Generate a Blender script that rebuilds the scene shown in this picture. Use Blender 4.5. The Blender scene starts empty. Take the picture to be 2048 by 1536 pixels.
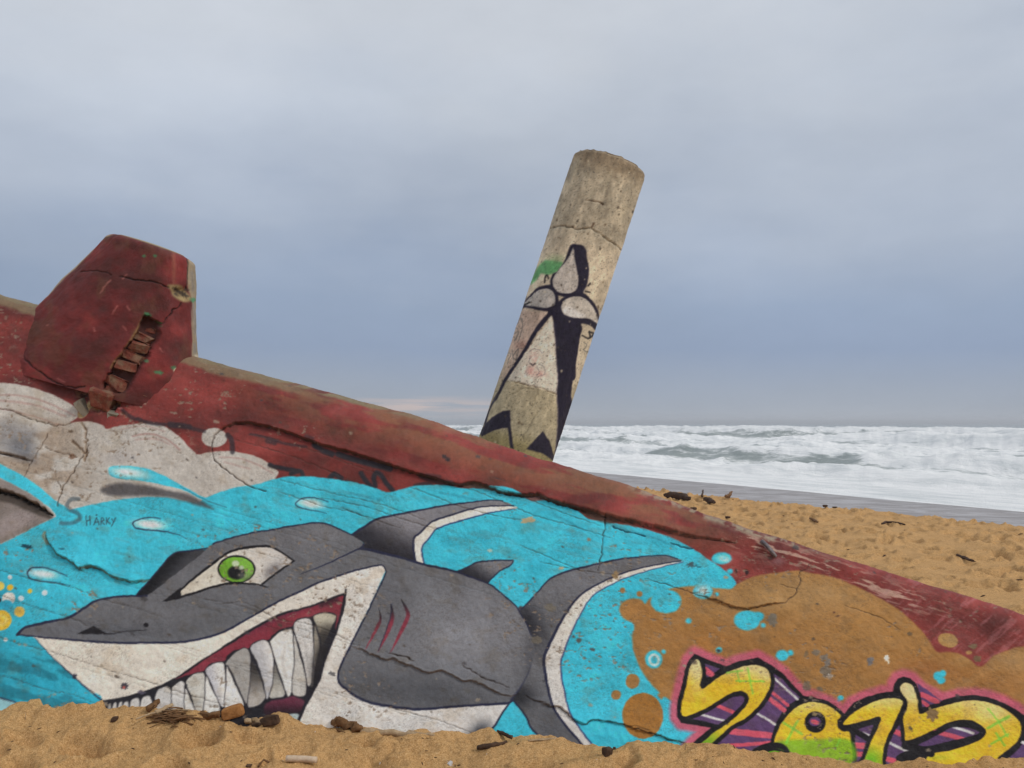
import bpy, bmesh, math, random
import numpy as np
from mathutils import Vector
random.seed(7)
rng = np.random.default_rng(7)
R = math.radians
scene = bpy.context.scene
C = scene.collection

# ------------------------------------------------------------------ camera
EYE = np.array([0.0, 0.0, 1.5])          # eye height above the sand in front of the bunker
FOC = 1773.0                             # focal length in pixels of a 2048 px wide picture
PITCH = math.atan(77 / 1773.0)
cam_d = bpy.data.cameras.new('camera')
cam_d.sensor_width = 36.0
cam_d.lens = 36.0 * FOC / 2048.0
cam_d.clip_start = 0.05
cam_d.clip_end = 12000
cam = bpy.data.objects.new('camera', cam_d)
C.objects.link(cam)
cam.location = EYE
cam.rotation_euler = (math.pi / 2 + PITCH, 0, 0)
scene.camera = cam
FWD = np.array([0, math.cos(PITCH), math.sin(PITCH)])
UPV = np.array([0, -math.sin(PITCH), math.cos(PITCH)])


def proj(P):
    """world points -> coordinates on the survey sheet the painting was traced on"""
    r = np.asarray(P, float) - EYE
    d = r @ FWD
    return 1024 + FOC * r[..., 0] / d, 768 - FOC * (r @ UPV) / d


def ray(px, py):
    v = FWD + np.array([1, 0, 0]) * (px - 1024) / FOC - UPV * (py - 768) / FOC
    return v


# ------------------------------------------------------------------ sky, sun, exposure
SUN_EL, SUN_AZ = R(38), R(118)           # soft light from the right, a little behind the camera
world = bpy.data.worlds.new('World')
scene.world = world
world.use_nodes = True
wn, wl = world.node_tree.nodes, world.node_tree.links
wn.clear()
w_out = wn.new('ShaderNodeOutputWorld')
w_bg = wn.new('ShaderNodeBackground')
w_sky = wn.new('ShaderNodeTexSky')
w_sky.sky_type = 'NISHITA'
w_sky.sun_disc = False
w_sky.sun_elevation = SUN_EL
w_sky.sun_rotation = SUN_AZ
w_tc = wn.new('ShaderNodeTexCoord')
w_sep = wn.new('ShaderNodeSeparateXYZ')
wl.new(w_tc.outputs['Generated'], w_sep.inputs[0])


def wmath(op, a, b=None, c=None):
    n = wn.new('ShaderNodeMath')
    n.operation = op
    for i, v in enumerate((a, b, c)):
        if v is None:
            continue
        if isinstance(v, (int, float)):
            n.inputs[i].default_value = v
        else:
            wl.new(v, n.inputs[i])
    return n.outputs[0]


def wnoise(scale, detail, stretch, off=(0, 0, 0), rough=0.55):
    m = wn.new('ShaderNodeMapping')
    m.inputs['Scale'].default_value = stretch
    m.inputs['Location'].default_value = off
    wl.new(w_tc.outputs['Generated'], m.inputs[0])
    n = wn.new('ShaderNodeTexNoise')
    n.inputs['Scale'].default_value = scale
    n.inputs['Detail'].default_value = detail
    n.inputs['Roughness'].default_value = rough
    wl.new(m.outputs[0], n.inputs['Vector'])
    return n.outputs['Fac']


def s2l(c):
    c = np.asarray(c, float) / 255.0
    return np.where(c <= 0.04045, c / 12.92, ((c + 0.055) / 1.055) ** 2.4)


n_big = wnoise(2.0, 5, (1, 1, 2.4), (3.1, 0.4, 0))
n_med = wnoise(5.0, 6, (1, 1, 3.6), (0, 4.0, 0))
zz = w_sep.outputs['Z']
zw = wmath('ADD', zz, wmath('MULTIPLY', wmath('SUBTRACT', n_big, 0.5), wmath('MULTIPLY', wmath('MAXIMUM', zz, 0.0), 1.1)))
zw = wmath('ADD', zw, wmath('MULTIPLY', wmath('SUBTRACT', n_med, 0.5), wmath('MULTIPLY', wmath('MAXIMUM', zz, 0.0), 0.26)))
ramp = wn.new('ShaderNodeValToRGB')
cr = ramp.color_ramp
stops = [(0.0, (172, 178, 188)), (0.02, (160, 169, 183)), (0.085, (143, 158, 184)), (0.13, (149, 164, 188)),
         (0.23, (177, 187, 203)), (0.34, (196, 204, 216)), (0.44, (204, 210, 219)), (0.70, (216, 221, 228)), (1.0, (234, 236, 240))]
while len(cr.elements) < len(stops):
    cr.elements.new(0.5)
for e, (p, c) in zip(cr.elements, stops):
    e.position = p
    e.color = (*s2l(c), 1)
wl.new(zw, ramp.inputs['Fac'])
# thin warm cloud streaks low over the sea, far out to the left of the leaning pillar
n_st = wnoise(9.0, 4, (1, 1, 16), (1.7, 0.0, 0.35))
band = wmath('MULTIPLY', wmath('SMOOTH_MIN', wmath('MULTIPLY', wmath('SUBTRACT', zz, 0.004), 140), 1.0, 0.2),
             wmath('SUBTRACT', 1.0, wmath('MINIMUM', wmath('MAXIMUM', wmath('MULTIPLY', wmath('SUBTRACT', zz, 0.020), 90), 0.0), 1.0)))
azf = wmath('SUBTRACT', 1.0, wmath('MINIMUM', wmath('MULTIPLY', wmath('ABSOLUTE', wmath('ADD', w_sep.outputs['X'], 0.11)), 5.5), 1.0))
st = wmath('MULTIPLY', wmath('MULTIPLY', band, azf), wmath('MINIMUM', wmath('MAXIMUM', wmath('MULTIPLY', wmath('SUBTRACT', n_st, 0.40), 6), 0.0), 1.0))
st = wmath('MAXIMUM', wmath('MINIMUM', st, 0.9), 0.0)
mixw = wn.new('ShaderNodeMix')
mixw.data_type = 'RGBA'
wl.new(st, mixw.inputs['Factor'])
wl.new(ramp.outputs['Color'], mixw.inputs['A'])
mixw.inputs['B'].default_value = (*s2l((205, 189, 186)), 1)
# brightness patches of the cloud deck
n_pat = wnoise(1.5, 7, (1, 1, 2.0), (0.5, 1.0, 0.2), 0.6)
gain = wmath('ADD', 0.74, wmath('MULTIPLY', n_pat, 0.52))
scl = wn.new('ShaderNodeVectorMath')
scl.operation = 'SCALE'
wl.new(mixw.outputs['Result'], scl.inputs[0])
wl.new(gain, scl.inputs['Scale'])
# the clear sky behind contributes a little through the cloud deck
sk = wn.new('ShaderNodeVectorMath')
sk.operation = 'SCALE'
sk.inputs['Scale'].default_value = 0.10
wl.new(w_sky.outputs[0], sk.inputs[0])
mixs = wn.new('ShaderNodeMix')
mixs.data_type = 'RGBA'
mixs.inputs['Factor'].default_value = 0.06
wl.new(scl.outputs[0], mixs.inputs['A'])
wl.new(sk.outputs[0], mixs.inputs['B'])
wl.new(mixs.outputs['Result'], w_bg.inputs['Color'])
w_bg.inputs['Strength'].default_value = 1.0
wl.new(w_bg.outputs[0], w_out.inputs[0])

sun_d = bpy.data.lights.new('sun', 'SUN')
sun_d.energy = 1.5
sun_d.angle = R(12)
sun_d.color = (1.0, 0.96, 0.90)
sun = bpy.data.objects.new('sun', sun_d)
C.objects.link(sun)
sun.location = (8, -6, 12)
to_sun = Vector((math.sin(SUN_AZ) * math.cos(SUN_EL), math.cos(SUN_AZ) * math.cos(SUN_EL), math.sin(SUN_EL)))
sun.rotation_euler = (-to_sun).to_track_quat('-Z', 'Y').to_euler()

vs = scene.view_settings
vs.view_transform = 'Standard'
vs.look = 'None'
vs.exposure = 0.0
vs.gamma = 1.0
vs.use_curve_mapping = False

# ------------------------------------------------------------------ helpers


def tag(o, label=None, cat=None, group=None, kind=None):
    if label:
        o['label'] = label
    if cat:
        o['category'] = cat
    if group:
        o['group'] = group
    if kind:
        o['kind'] = kind
    return o


def empty(name, loc):
    o = bpy.data.objects.new(name, None)
    o.location = loc
    C.objects.link(o)
    return o


def mesh_obj(name, V, F, mat, parent=None, smooth=True, attrs=None):
    """V (n,3), F (m,4) or (m,3) index arrays -> ONE mesh object"""
    V = np.ascontiguousarray(V, np.float32)
    F = np.ascontiguousarray(F, np.int32)
    me = bpy.data.meshes.new(name)
    k = F.shape[1]
    me.vertices.add(len(V))
    me.vertices.foreach_set('co', V.ravel())
    me.loops.add(F.size)
    me.loops.foreach_set('vertex_index', F.ravel())
    me.polygons.add(len(F))
    me.polygons.foreach_set('loop_start', np.arange(0, F.size, k, dtype=np.int32))
    me.update(calc_edges=True)
    if smooth:
        me.polygons.foreach_set('use_smooth', np.ones(len(F), bool))
    for an, av in (attrs or {}).items():
        av = np.ascontiguousarray(av, np.float32)
        if av.ndim == 1:
            a = me.attributes.new(an, 'FLOAT', 'POINT')
            a.data.foreach_set('value', av)
        else:
            a = me.color_attributes.new(an, 'FLOAT_COLOR', 'POINT')
            a.data.foreach_set('color', np.concatenate([av, np.ones((len(av), 1), np.float32)], 1).ravel())
    me.validate()
    me.materials.append(mat)
    o = bpy.data.objects.new(name, me)
    C.objects.link(o)
    if parent is not None:
        o.parent = parent
        if parent.type == 'EMPTY':
            o.location = -parent.location      # shapes are laid out in world metres
    return o


def grid_faces(H, W, wrap=False, flip=False):
    i = np.arange(H - 1)[:, None]
    j = np.arange(W if wrap else W - 1)[None, :]
    j2 = (j + 1) % W
    F = np.stack([i * W + j, i * W + j2, (i + 1) * W + j2, (i + 1) * W + j], -1).reshape(-1, 4)
    return F[:, ::-1] if flip else F


def _hash(ix, iy, seed):
    h = (ix.astype(np.int64) * 374761393 + iy.astype(np.int64) * 668265263 + seed * 1274126177) & 0xffffffff
    h = ((h ^ (h >> 13)) * 1274126177) & 0xffffffff
    h = h ^ (h >> 16)
    return (h & 0xffff).astype(np.float32) / 65535.0


def vnoise(x, y, seed=0):
    x = np.asarray(x, np.float32)
    y = np.asarray(y, np.float32)
    ix = np.floor(x)
    iy = np.floor(y)
    fx = x - ix
    fy = y - iy
    fx = fx * fx * (3 - 2 * fx)
    fy = fy * fy * (3 - 2 * fy)
    ix = ix.astype(np.int64)
    iy = iy.astype(np.int64)
    a = _hash(ix, iy, seed)
    b = _hash(ix + 1, iy, seed)
    c = _hash(ix, iy + 1, seed)
    d = _hash(ix + 1, iy + 1, seed)
    return a + (b - a) * fx + (c - a) * fy + (a - b - c + d) * fx * fy


def fbm(x, y, oct=4, seed=0, gain=0.5, lac=2.03):
    s = np.zeros(np.broadcast(x, y).shape, np.float32)
    a = 1.0
    t = 0.0
    for o in range(oct):
        s += a * vnoise(np.asarray(x) * lac ** o, np.asarray(y) * lac ** o, seed + 17 * o)
        t += a
        a *= gain
    return s / t


def sstep(a, b, x):
    t = np.clip((x - a) / (b - a), 0, 1)
    return t * t * (3 - 2 * t)


class N:
    """small node builder for a material"""

    def __init__(self, name):
        self.m = bpy.data.materials.new(name)
        self.m.use_nodes = True
        self.n = self.m.node_tree.nodes
        self.l = self.m.node_tree.links
        self.n.clear()
        self.out = self.n.new('ShaderNodeOutputMaterial')
        self.b = self.n.new('ShaderNodeBsdfPrincipled')
        self.l.new(self.b.outputs[0], self.out.inputs['Surface'])
        self.tc = self.n.new('ShaderNodeTexCoord')

    def put(self, sock, v):
        if isinstance(v, (int, float)):
            sock.default_value = v
        elif isinstance(v, (tuple, list, np.ndarray)):
            sock.default_value = (*v, 1) if len(v) == 3 and len(sock.default_value) == 4 else tuple(v)
        else:
            self.l.new(v, sock)

    def math(self, op, a, b=None, clamp=False):
        n = self.n.new('ShaderNodeMath')
        n.operation = op
        n.use_clamp = clamp
        self.put(n.inputs[0], a)
        if b is not None:
            self.put(n.inputs[1], b)
        return n.outputs[0]

    def noise(self, scale, detail=4, rough=0.55, vec=None, stretch=None, dist=0.0):
        v = vec if vec is not None else self.tc.outputs['Object']
        if stretch is not None:
            m = self.n.new('ShaderNodeMapping')
            m.inputs['Scale'].default_value = stretch
            self.l.new(v, m.inputs[0])
            v = m.outputs[0]
        n = self.n.new('ShaderNodeTexNoise')
        n.inputs['Scale'].default_value = scale
        n.inputs['Detail'].default_value = detail
        n.inputs['Roughness'].default_value = rough
        n.inputs['Distortion'].default_value = dist
        self.l.new(v, n.inputs['Vector'])
        return n.outputs['Fac']

    def attr(self, name, what='Color'):
        n = self.n.new('ShaderNodeAttribute')
        n.attribute_name = name
        return n.outputs[what]

    def ramp(self, fac, *st):
        n = self.n.new('ShaderNodeValToRGB')
        e = n.color_ramp.elements
        while len(e) < len(st):
            e.new(0.5)
        for q, (p, c) in zip(e, st):
            q.position = p
            q.color = (*c, 1) if not isinstance(c, (int, float)) else (c, c, c, 1)
        self.put(n.inputs['Fac'], fac)
        return n.outputs['Color']

    def mix(self, f, a, b, mode='MIX'):
        n = self.n.new('ShaderNodeMix')
        n.data_type = 'RGBA'
        n.blend_type = mode
        self.put(n.inputs['Factor'], f)
        self.put(n.inputs['A'], a)
        self.put(n.inputs['B'], b)
        return n.outputs['Result']

    def bump(self, h, strength, dist):
        n = self.n.new('ShaderNodeBump')
        n.inputs['Strength'].default_value = strength
        n.inputs['Distance'].default_value = dist
        self.put(n.inputs['Height'], h)
        self.l.new(n.outputs[0], self.b.inputs['Normal'])

    def fin(self, col, rough=0.85, spec=0.25):
        self.put(self.b.inputs['Base Color'], col)
        self.put(self.b.inputs['Roughness'], rough)
        self.put(self.b.inputs['Specular IOR Level'], spec)
        return self.m


# ------------------------------------------------------------------ painter: rasterises spray-paint shapes into arrays


def crom(p, closed=True, n=5):
    p = np.asarray(p, float)
    k = len(p)
    if k < 3:
        return p
    out = []
    for i in range(k if closed else k - 1):
        if closed:
            a, b, c, d = p[i - 1], p[i], p[(i + 1) % k], p[(i + 2) % k]
        else:
            a, b, c, d = p[max(i - 1, 0)], p[i], p[i + 1], p[min(i + 2, k - 1)]
        t = np.linspace(0, 1, n, endpoint=False)[:, None]
        out.append(0.5 * ((2 * b) + (c - a) * t + (2 * a - 5 * b + 4 * c - d) * t ** 2 + (3 * b - a - 3 * c + d) * t ** 3))
    if not closed:
        out.append(p[-1:])
    return np.concatenate(out)


def T(s, *tile):
    """'x y x y ...' read off an enlarged tile (x0, y0, scale) -> sheet coordinates"""
    v = np.array(s.split(), float).reshape(-1, 2)
    if tile:
        v = v / tile[2] + np.array(tile[:2])
    return v


class Canvas:
    def __init__(self, x0, y0, w, h, base):
        self.x0, self.y0, self.w, self.h = x0, y0, w, h
        self.c = np.empty((h, w, 3), np.float32)
        self.c[:] = base
        self.z = np.zeros((h, w), np.float32)
        self.Y, self.X = np.mgrid[0:h, 0:w].astype(np.float32)
        self.X += x0 + 0.0
        self.Y += y0 + 0.0

    def win(self, p, pad):
        a = int(max(0, math.floor(p[:, 0].min() - pad - self.x0)))
        b = int(min(self.w, math.ceil(p[:, 0].max() + pad - self.x0) + 1))
        c = int(max(0, math.floor(p[:, 1].min() - pad - self.y0)))
        d = int(min(self.h, math.ceil(p[:, 1].max() + pad - self.y0) + 1))
        if b <= a or d <= c:
            return None
        return slice(c, d), slice(a, b)

    def edge_dist(self, p, pad, closed, width=None):
        """min over segments of (distance - local half width) inside the window"""
        wn_ = self.win(p, pad)
        if wn_ is None:
            return None, None
        ys, xs = wn_
        D = np.full((ys.stop - ys.start, xs.stop - xs.start), 1e3, np.float32)
        k = len(p)
        for i in range(k if closed else k - 1):
            a, b = p[i], p[(i + 1) % k]
            w2 = self.win(np.array([a, b]), pad)
            if w2 is None:
                continue
            y2, x2 = w2
            X = self.X[y2, x2] - a[0]
            Y = self.Y[y2, x2] - a[1]
            dx, dy = b - a
            L = dx * dx + dy * dy + 1e-9
            t = np.clip((X * dx + Y * dy) / L, 0, 1)
            d = np.hypot(X - t * dx, Y - t * dy)
            if width is not None:
                d = d - (width[i] + (width[(i + 1) % k] - width[i]) * t)
            sub = D[y2.start - ys.start:y2.stop - ys.start, x2.start - xs.start:x2.stop - xs.start]
            np.minimum(sub, d, out=sub)
        return wn_, D

    def inside(self, p, wn_):
        ys, xs = wn_
        M = np.zeros((ys.stop - ys.start, xs.stop - xs.start), bool)
        q = np.roll(p, -1, 0)
        xv = self.X[0, xs]
        for r in range(M.shape[0]):
            y = self.Y[ys.start + r, 0]
            m = ((p[:, 1] <= y) & (q[:, 1] > y)) | ((q[:, 1] <= y) & (p[:, 1] > y))
            if not m.any():
                continue
            a, b = p[m], q[m]
            xc = np.sort(a[:, 0] + (y - a[:, 1]) / (b[:, 1] - a[:, 1]) * (b[:, 0] - a[:, 0]))
            M[r] = (np.searchsorted(xc, xv) % 2) == 1
        return M

    def over(self, wn_, cov, col):
        ys, xs = wn_
        if callable(col):
            col = col(self.X[ys, xs], self.Y[ys, xs])
        else:
            col = np.asarray(col, np.float32)
        cv = cov[..., None]
        self.c[ys, xs] = self.c[ys, xs] * (1 - cv) + col * cv

    def cov_poly(self, p, soft):
        wn_, D = self.edge_dist(p, soft + 2, True)
        if wn_ is None:
            return None, None
        M = self.inside(p, wn_)
        return wn_, np.clip(0.5 + np.where(M, D, -D) / (2 * soft), 0, 1)

    def poly(self, p, col, soft=0.9, alpha=1.0, smooth=True, n=5):
        p = crom(p, True, n) if smooth else np.asarray(p, float)
        wn_, cov = self.cov_poly(p, soft)
        if wn_ is not None:
            self.over(wn_, cov * alpha, col)

    def line(self, p, w, col, soft=0.8, alpha=1.0, smooth=True, dz=0.0, jit=0.0):
        p = np.asarray(p, float)
        p = crom(p, False) if smooth else p
        w = np.interp(np.linspace(0, 1, len(p)), np.linspace(0, 1, len(w)), w) if np.ndim(w) else np.full(len(p), float(w))
        if jit:
            # a crack wanders: resample and push the points about
            seg = np.r_[0, np.cumsum(np.hypot(*np.diff(p, axis=0).T))]
            m = max(3, int(seg[-1] / 5))
            s = np.linspace(0, seg[-1], m)
            w = np.interp(s, seg, w) * (0.35 + .75 * rng.random(m))
            p = np.stack([np.interp(s, seg, p[:, 0]), np.interp(s, seg, p[:, 1])], 1) + rng.normal(0, jit, (m, 2))
        wn_, D = self.edge_dist(p, max(w) / 2 + soft + 2, False, np.asarray(w) / 2)
        if wn_ is None:
            return
        cov = np.clip(0.5 - D / (2 * soft), 0, 1)
        if col is not None:
            self.over(wn_, cov * alpha, col)
        if dz:
            self.z[wn_] = np.minimum(self.z[wn_], self.z[wn_] * 0 + self.z[wn_] - dz * cov)

    def ell(self, cx, cy, rx, ry, col, soft=0.9, alpha=1.0, rot=0.0, wob=0.0):
        t = np.linspace(0, 2 * math.pi, 28, endpoint=False)
        rr = 1 + wob * (rng.random(28) - 0.5)
        x, y = rx * rr * np.cos(t), ry * rr * np.sin(t)
        c, s = math.cos(R(rot)), math.sin(R(rot))
        self.poly(np.stack([cx + x * c - y * s, cy + x * s + y * c], 1), col, soft, alpha, wob > 0, 3)

    def glow(self, cx, cy, rx, ry, col, alpha=1.0, rot=0.0, pw=1.0):
        """airbrushed soft spot"""
        p = np.array([[cx - 2.4 * max(rx, ry)] * 1 + [cy - 2.4 * max(rx, ry)], [cx + 2.4 * max(rx, ry), cy + 2.4 * max(rx, ry)]])
        w_ = self.win(p, 0)
        if w_ is None:
            return
        X, Y = self.X[w_] - cx, self.Y[w_] - cy
        c, s = math.cos(R(rot)), math.sin(R(rot))
        q = ((X * c + Y * s) / rx) ** 2 + ((-X * s + Y * c) / ry) ** 2
        self.over(w_, alpha * np.exp(-q ** pw), col)

    def clip_glow(self, polyp, cx, cy, rx, ry, col, alpha=1.0, rot=0.0):
        p = crom(polyp, True)
        w_, cov = self.cov_poly(p, 1.5)
        if w_ is None:
            return
        X, Y = self.X[w_] - cx, self.Y[w_] - cy
        c, s = math.cos(R(rot)), math.sin(R(rot))
        q = ((X * c + Y * s) / rx) ** 2 + ((-X * s + Y * c) / ry) ** 2
        self.over(w_, cov * alpha * np.exp(-q), col)

    def ledge(self, p, h, L, jit=1.2):
        """the render above the crack stands proud of the render below it"""
        p = np.asarray(p, float)
        seg = np.r_[0, np.cumsum(np.hypot(*np.diff(p, axis=0).T))]
        m = max(4, int(seg[-1] / 6))
        s = np.linspace(0, seg[-1], m)
        p = np.stack([np.interp(s, seg, p[:, 0]), np.interp(s, seg, p[:, 1])], 1) + rng.normal(0, jit, (m, 2))
        fade = np.minimum(1, np.minimum(s, seg[-1] - s) / (0.12 * seg[-1] + 1))
        wn_ = self.win(p, 3 * L)
        ys, xs = wn_
        D = np.full((ys.stop - ys.start, xs.stop - xs.start), 1e3, np.float32)
        S = np.zeros_like(D)
        Fd = np.zeros_like(D)
        for i in range(m - 1):
            a, b = p[i], p[i + 1]
            w2 = self.win(np.array([a, b]), 3 * L)
            if w2 is None:
                continue
            y2, x2 = w2
            X = self.X[y2, x2] - a[0]
            Y = self.Y[y2, x2] - a[1]
            dx, dy = b - a
            t = np.clip((X * dx + Y * dy) / (dx * dx + dy * dy + 1e-9), 0, 1)
            d = np.hypot(X - t * dx, Y - t * dy)
            sl = (slice(y2.start - ys.start, y2.stop - ys.start), slice(x2.start - xs.start, x2.stop - xs.start))
            mk = d < D[sl]
            D[sl] = np.where(mk, d, D[sl])
            S[sl] = np.where(mk, dx * Y - dy * X, S[sl])
            Fd[sl] = np.where(mk, fade[i] + (fade[i + 1] - fade[i]) * t, Fd[sl])
        up = sstep(-1.0, 1.0, np.where(S < 0, D, -D))
        self.z[wn_] += h * Fd * (up * np.exp(-D / L) - 0.35 * (1 - up) * np.exp(-D / (0.4 * L)))

    def sample(self, px, py):
        fx = np.clip(px - self.x0, 0, self.w - 1.001)
        fy = np.clip(py - self.y0, 0, self.h - 1.001)
        ix, iy = fx.astype(int), fy.astype(int)
        fx = (fx - ix)[..., None]
        fy = (fy - iy)[..., None]
        A = np.concatenate([self.c, self.z[..., None]], 2)
        v = (A[iy, ix] * (1 - fx) + A[iy, ix + 1] * fx) * (1 - fy) + (A[iy + 1, ix] * (1 - fx) + A[iy + 1, ix + 1] * fx) * fy
        return v[..., :3], v[..., 3]


def G(p0, c0, p1, c1):
    p0, p1 = np.array(p0, float), np.array(p1, float)
    c0, c1 = np.array(c0, np.float32), np.array(c1, np.float32)
    d = p1 - p0

    def f(X, Y):
        t = sstep(0, 1, ((X - p0[0]) * d[0] + (Y - p0[1]) * d[1]) / (d @ d))[..., None]
        return c0 * (1 - t) + c1 * t
    return f


ALB = 1.33      # paint reflectance relative to the tone it shows on the overcast beach


def albedo(rgb):
    return np.clip(s2l(np.clip(rgb, 0, 255)) * ALB, 0.004, 0.82)
# ================================================================== the painting on the bunker wall
RED, REDL, REDD = (112, 47, 43), (135, 60, 55), (88, 39, 36)
CONC, TAN = (150, 138, 122), (112, 98, 74)
CY, CYD = (58, 181, 202), (30, 138, 162)
WHT, WHTS = (206, 200, 188), (178, 172, 163)
GRY, GRYD, GRYL = (98, 98, 101), (74, 75, 79), (126, 126, 130)
INK, BLK = (34, 36, 58), (22, 20, 24)
BRN, BRNL, BRND = (151, 109, 59), (161, 126, 80), (140, 98, 50)
PNK, PUR = (184, 88, 108), (86, 60, 100)
YEL, YELP, GRN = (222, 178, 38), (214, 196, 140), (112, 172, 34)

A1 = (0, 740, 4)
A2 = (0, 1040, 4)
A3 = (350, 1000, 4)
A4 = (350, 1230, 4.971)
A5 = (680, 960, 4)
A6 = (680, 1230, 4.971)
A7 = (1000, 960, 4)
A8 = (1000, 1230, 4.971)
A9 = (1330, 1280, 5.689)
A10 = (1688, 1280, 5.689)
A11 = (1400, 1000, 3.16)
A12 = (350, 690, 4)
A13 = (680, 740, 4)

W = Canvas(-90, 540, 2230, 1050, RED)
X, Y = W.X, W.Y
# --- red coat, uneven, bleached and grown over with algae towards the top
nz = fbm(X / 90, Y / 60, 5, 3)[..., None]
W.c[:] = np.array(RED) + (np.array(REDL) - RED) * sstep(0.45, 0.75, nz) + (np.array(REDD) - RED) * sstep(0.5, 0.25, nz)
roof_y = np.interp(X[0], [-90, 0, 80, 390, 700, 960, 1110, 1240, 1450, 1700, 2048, 2140],
                   [558, 585, 608, 708, 795, 875, 925, 968, 1045, 1120, 1235, 1268])[None, :]
below = Y - roof_y                       # how far under the roof edge
nst = fbm((X + 3.0 * Y) / 150, (Y - 0.32 * X) / 16, 5, 9)
mg = sstep(0.36, 0.56, nst) * sstep(125, 15, below) * sstep(350, 700, X) * sstep(1560, 1300, X)
W.c[:] = W.c * (1 - 0.72 * mg[..., None]) + np.array((116, 84, 58)) * 0.72 * mg[..., None]
cb = .85 * sstep(0, 1, (28 - below + 14 * (fbm(X / 30, Y / 30, 3, 4) - 0.5)) / 9) * sstep(690, 520, X + 0 * Y)
cb = np.maximum(cb, sstep(0, 1, (14 - below) / 7) * sstep(1020, 700, X) * sstep(0.3, 0.5, fbm(X / 60, Y / 8, 3, 41)))
W.c[:] = W.c * (1 - cb[..., None]) + np.array(TAN) * cb[..., None]
# worn pale strip along the edge to the right of the slab end
pb = sstep(1430, 1480, X) * sstep(1960, 1800, X) * sstep(0.53, 0.64, fbm((X + 3 * Y) / 60, (Y - 0.33 * X) / 5.0, 4, 23)) * np.exp(-((below - 26 - 14 * sstep(1500, 1900, X)) / 22) ** 2)
W.c[:] = W.c * (1 - 0.6 * pb[..., None]) + np.array((206, 192, 168)) * 0.6 * pb[..., None]
pb2 = sstep(1230, 1300, X) * sstep(1680, 1560, X) * np.exp(-((below - 4) / 7) ** 2) * sstep(0.35, 0.6, fbm(X / 14, Y / 8, 3, 31))
W.c[:] = W.c * (1 - 0.8 * pb2[..., None]) + np.array((140, 134, 112)) * 0.8 * pb2[..., None]
# pinkish scuffs on the red, right end
pk = sstep(0.55, 0.72, fbm((X - 1.2 * Y) / 40, (Y + 0.9 * X) / 9, 4, 77)) * sstep(1700, 1850, X) * 0.35
W.c[:] = W.c * (1 - pk[..., None]) + np.array((176, 118, 122)) * pk[..., None]

# --- pale sprayed clouds on the left over bare weathered concrete
W.poly(T("-100 760 0 765 50 772 100 787 137 805 155 820 154 835 140 845 175 842 205 850 212 857 237 851 275 847 307 848 332 855 357 872 375 890 390 905 397 910 425 904 462 903 500 910 530 922 550 937 555 950 520 990 470 1000 430 1040 250 1060 100 1060 0 1110 -100 1140"), WHTS, 1.2)
for s, w_, a in (("0 790 60 795 110 812 150 832", 3, .5), ("0 802 70 810 130 832", 4, .4), ("0 818 60 830 120 850", 3, .5),
                 ("265 872 300 868 335 880 360 900", 3.5, .55), ("270 880 310 878 340 890", 3, .4), ("240 858 290 852 330 864", 2.5, .4),
                 ("440 915 480 918 520 932 545 946", 3, .45), ("450 925 500 938", 3, .35)):
    W.line(T(s), w_, (150, 104, 98), 1.5, a)
wt = sstep(0.42, 0.6, fbm(X / 45, Y / 28, 5, 55)) * sstep(230, 90, X) * sstep(790, 830, Y - 0.25 * X) * sstep(1075, 1040, Y + 0.5 * X)
W.c[:] = W.c * (1 - 0.75 * wt[..., None]) + np.array((142, 124, 106)) * 0.75 * wt[..., None]
W.poly(T("0 845 40 848 70 862 66 900 70 925 30 915 0 900"), (104, 102, 104), 12, .6)  # grey-blue shadow patches painted into the wall colour, here and next line
W.poly(T("30 870 68 890 62 922 25 905"), (84, 86, 92), 10, .5)
W.glow(240, 915, 40, 18, (160, 154, 150), .6)
# darker tone in the hollow under the broken ledge at the left edge
W.poly(T("-20 952 0 957 40 975 80 1003 106 1030 97 1040 60 1057 0 1087 -20 1096"), (126, 116, 110), 2.5)
W.poly(T("-20 976 0 980 40 992 75 1012 100 1030 95 1036 60 1024 20 1006 -20 996"), (66, 58, 52), 3, .9)
W.poly(T("0 1040 40 1020 70 1035 40 1055 0 1072"), (150, 138, 136), 6, .6)

W.ell(429, 876, 25, 19, WHTS, 1.2)
# --- faded black tag under the slab
for s, w_, a in (("244 820 256 830 270 838", 7, .55), ("275 838 300 846 330 850", 7, .6), ("340 850 380 855", 10, .65), ("385 858 410 864", 7, .5),
                 ("455 870 463 880 466 905", 9, .6), ("500 868 540 877 570 888 612 893", 5, .5), ("535 882 550 886", 9, .5),
                 ("628 890 645 900 664 908", 10, .85), ("676 908 720 922 780 937", 11, .85), ("615 876 628 880", 7, .4),
                 ("842 952 870 962 905 968", 8, .5), ("855 952 880 956", 6, .35),
                 ("540 930 560 936 595 942", 8, .85), ("582 948 600 942 606 952", 8, .8), ("660 955 668 948 682 956", 10, .85),
                 ("692 962 712 968", 6, .7), ("722 946 730 960 745 974 750 972 747 956 752 946 762 950 772 966 786 982", 9, .88), ("830 973 850 967 862 970", 8, .6)):
    W.line(T(s), w_ * 1.1, (42, 38, 44), 1.8, min(1, a * 1.25))

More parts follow.
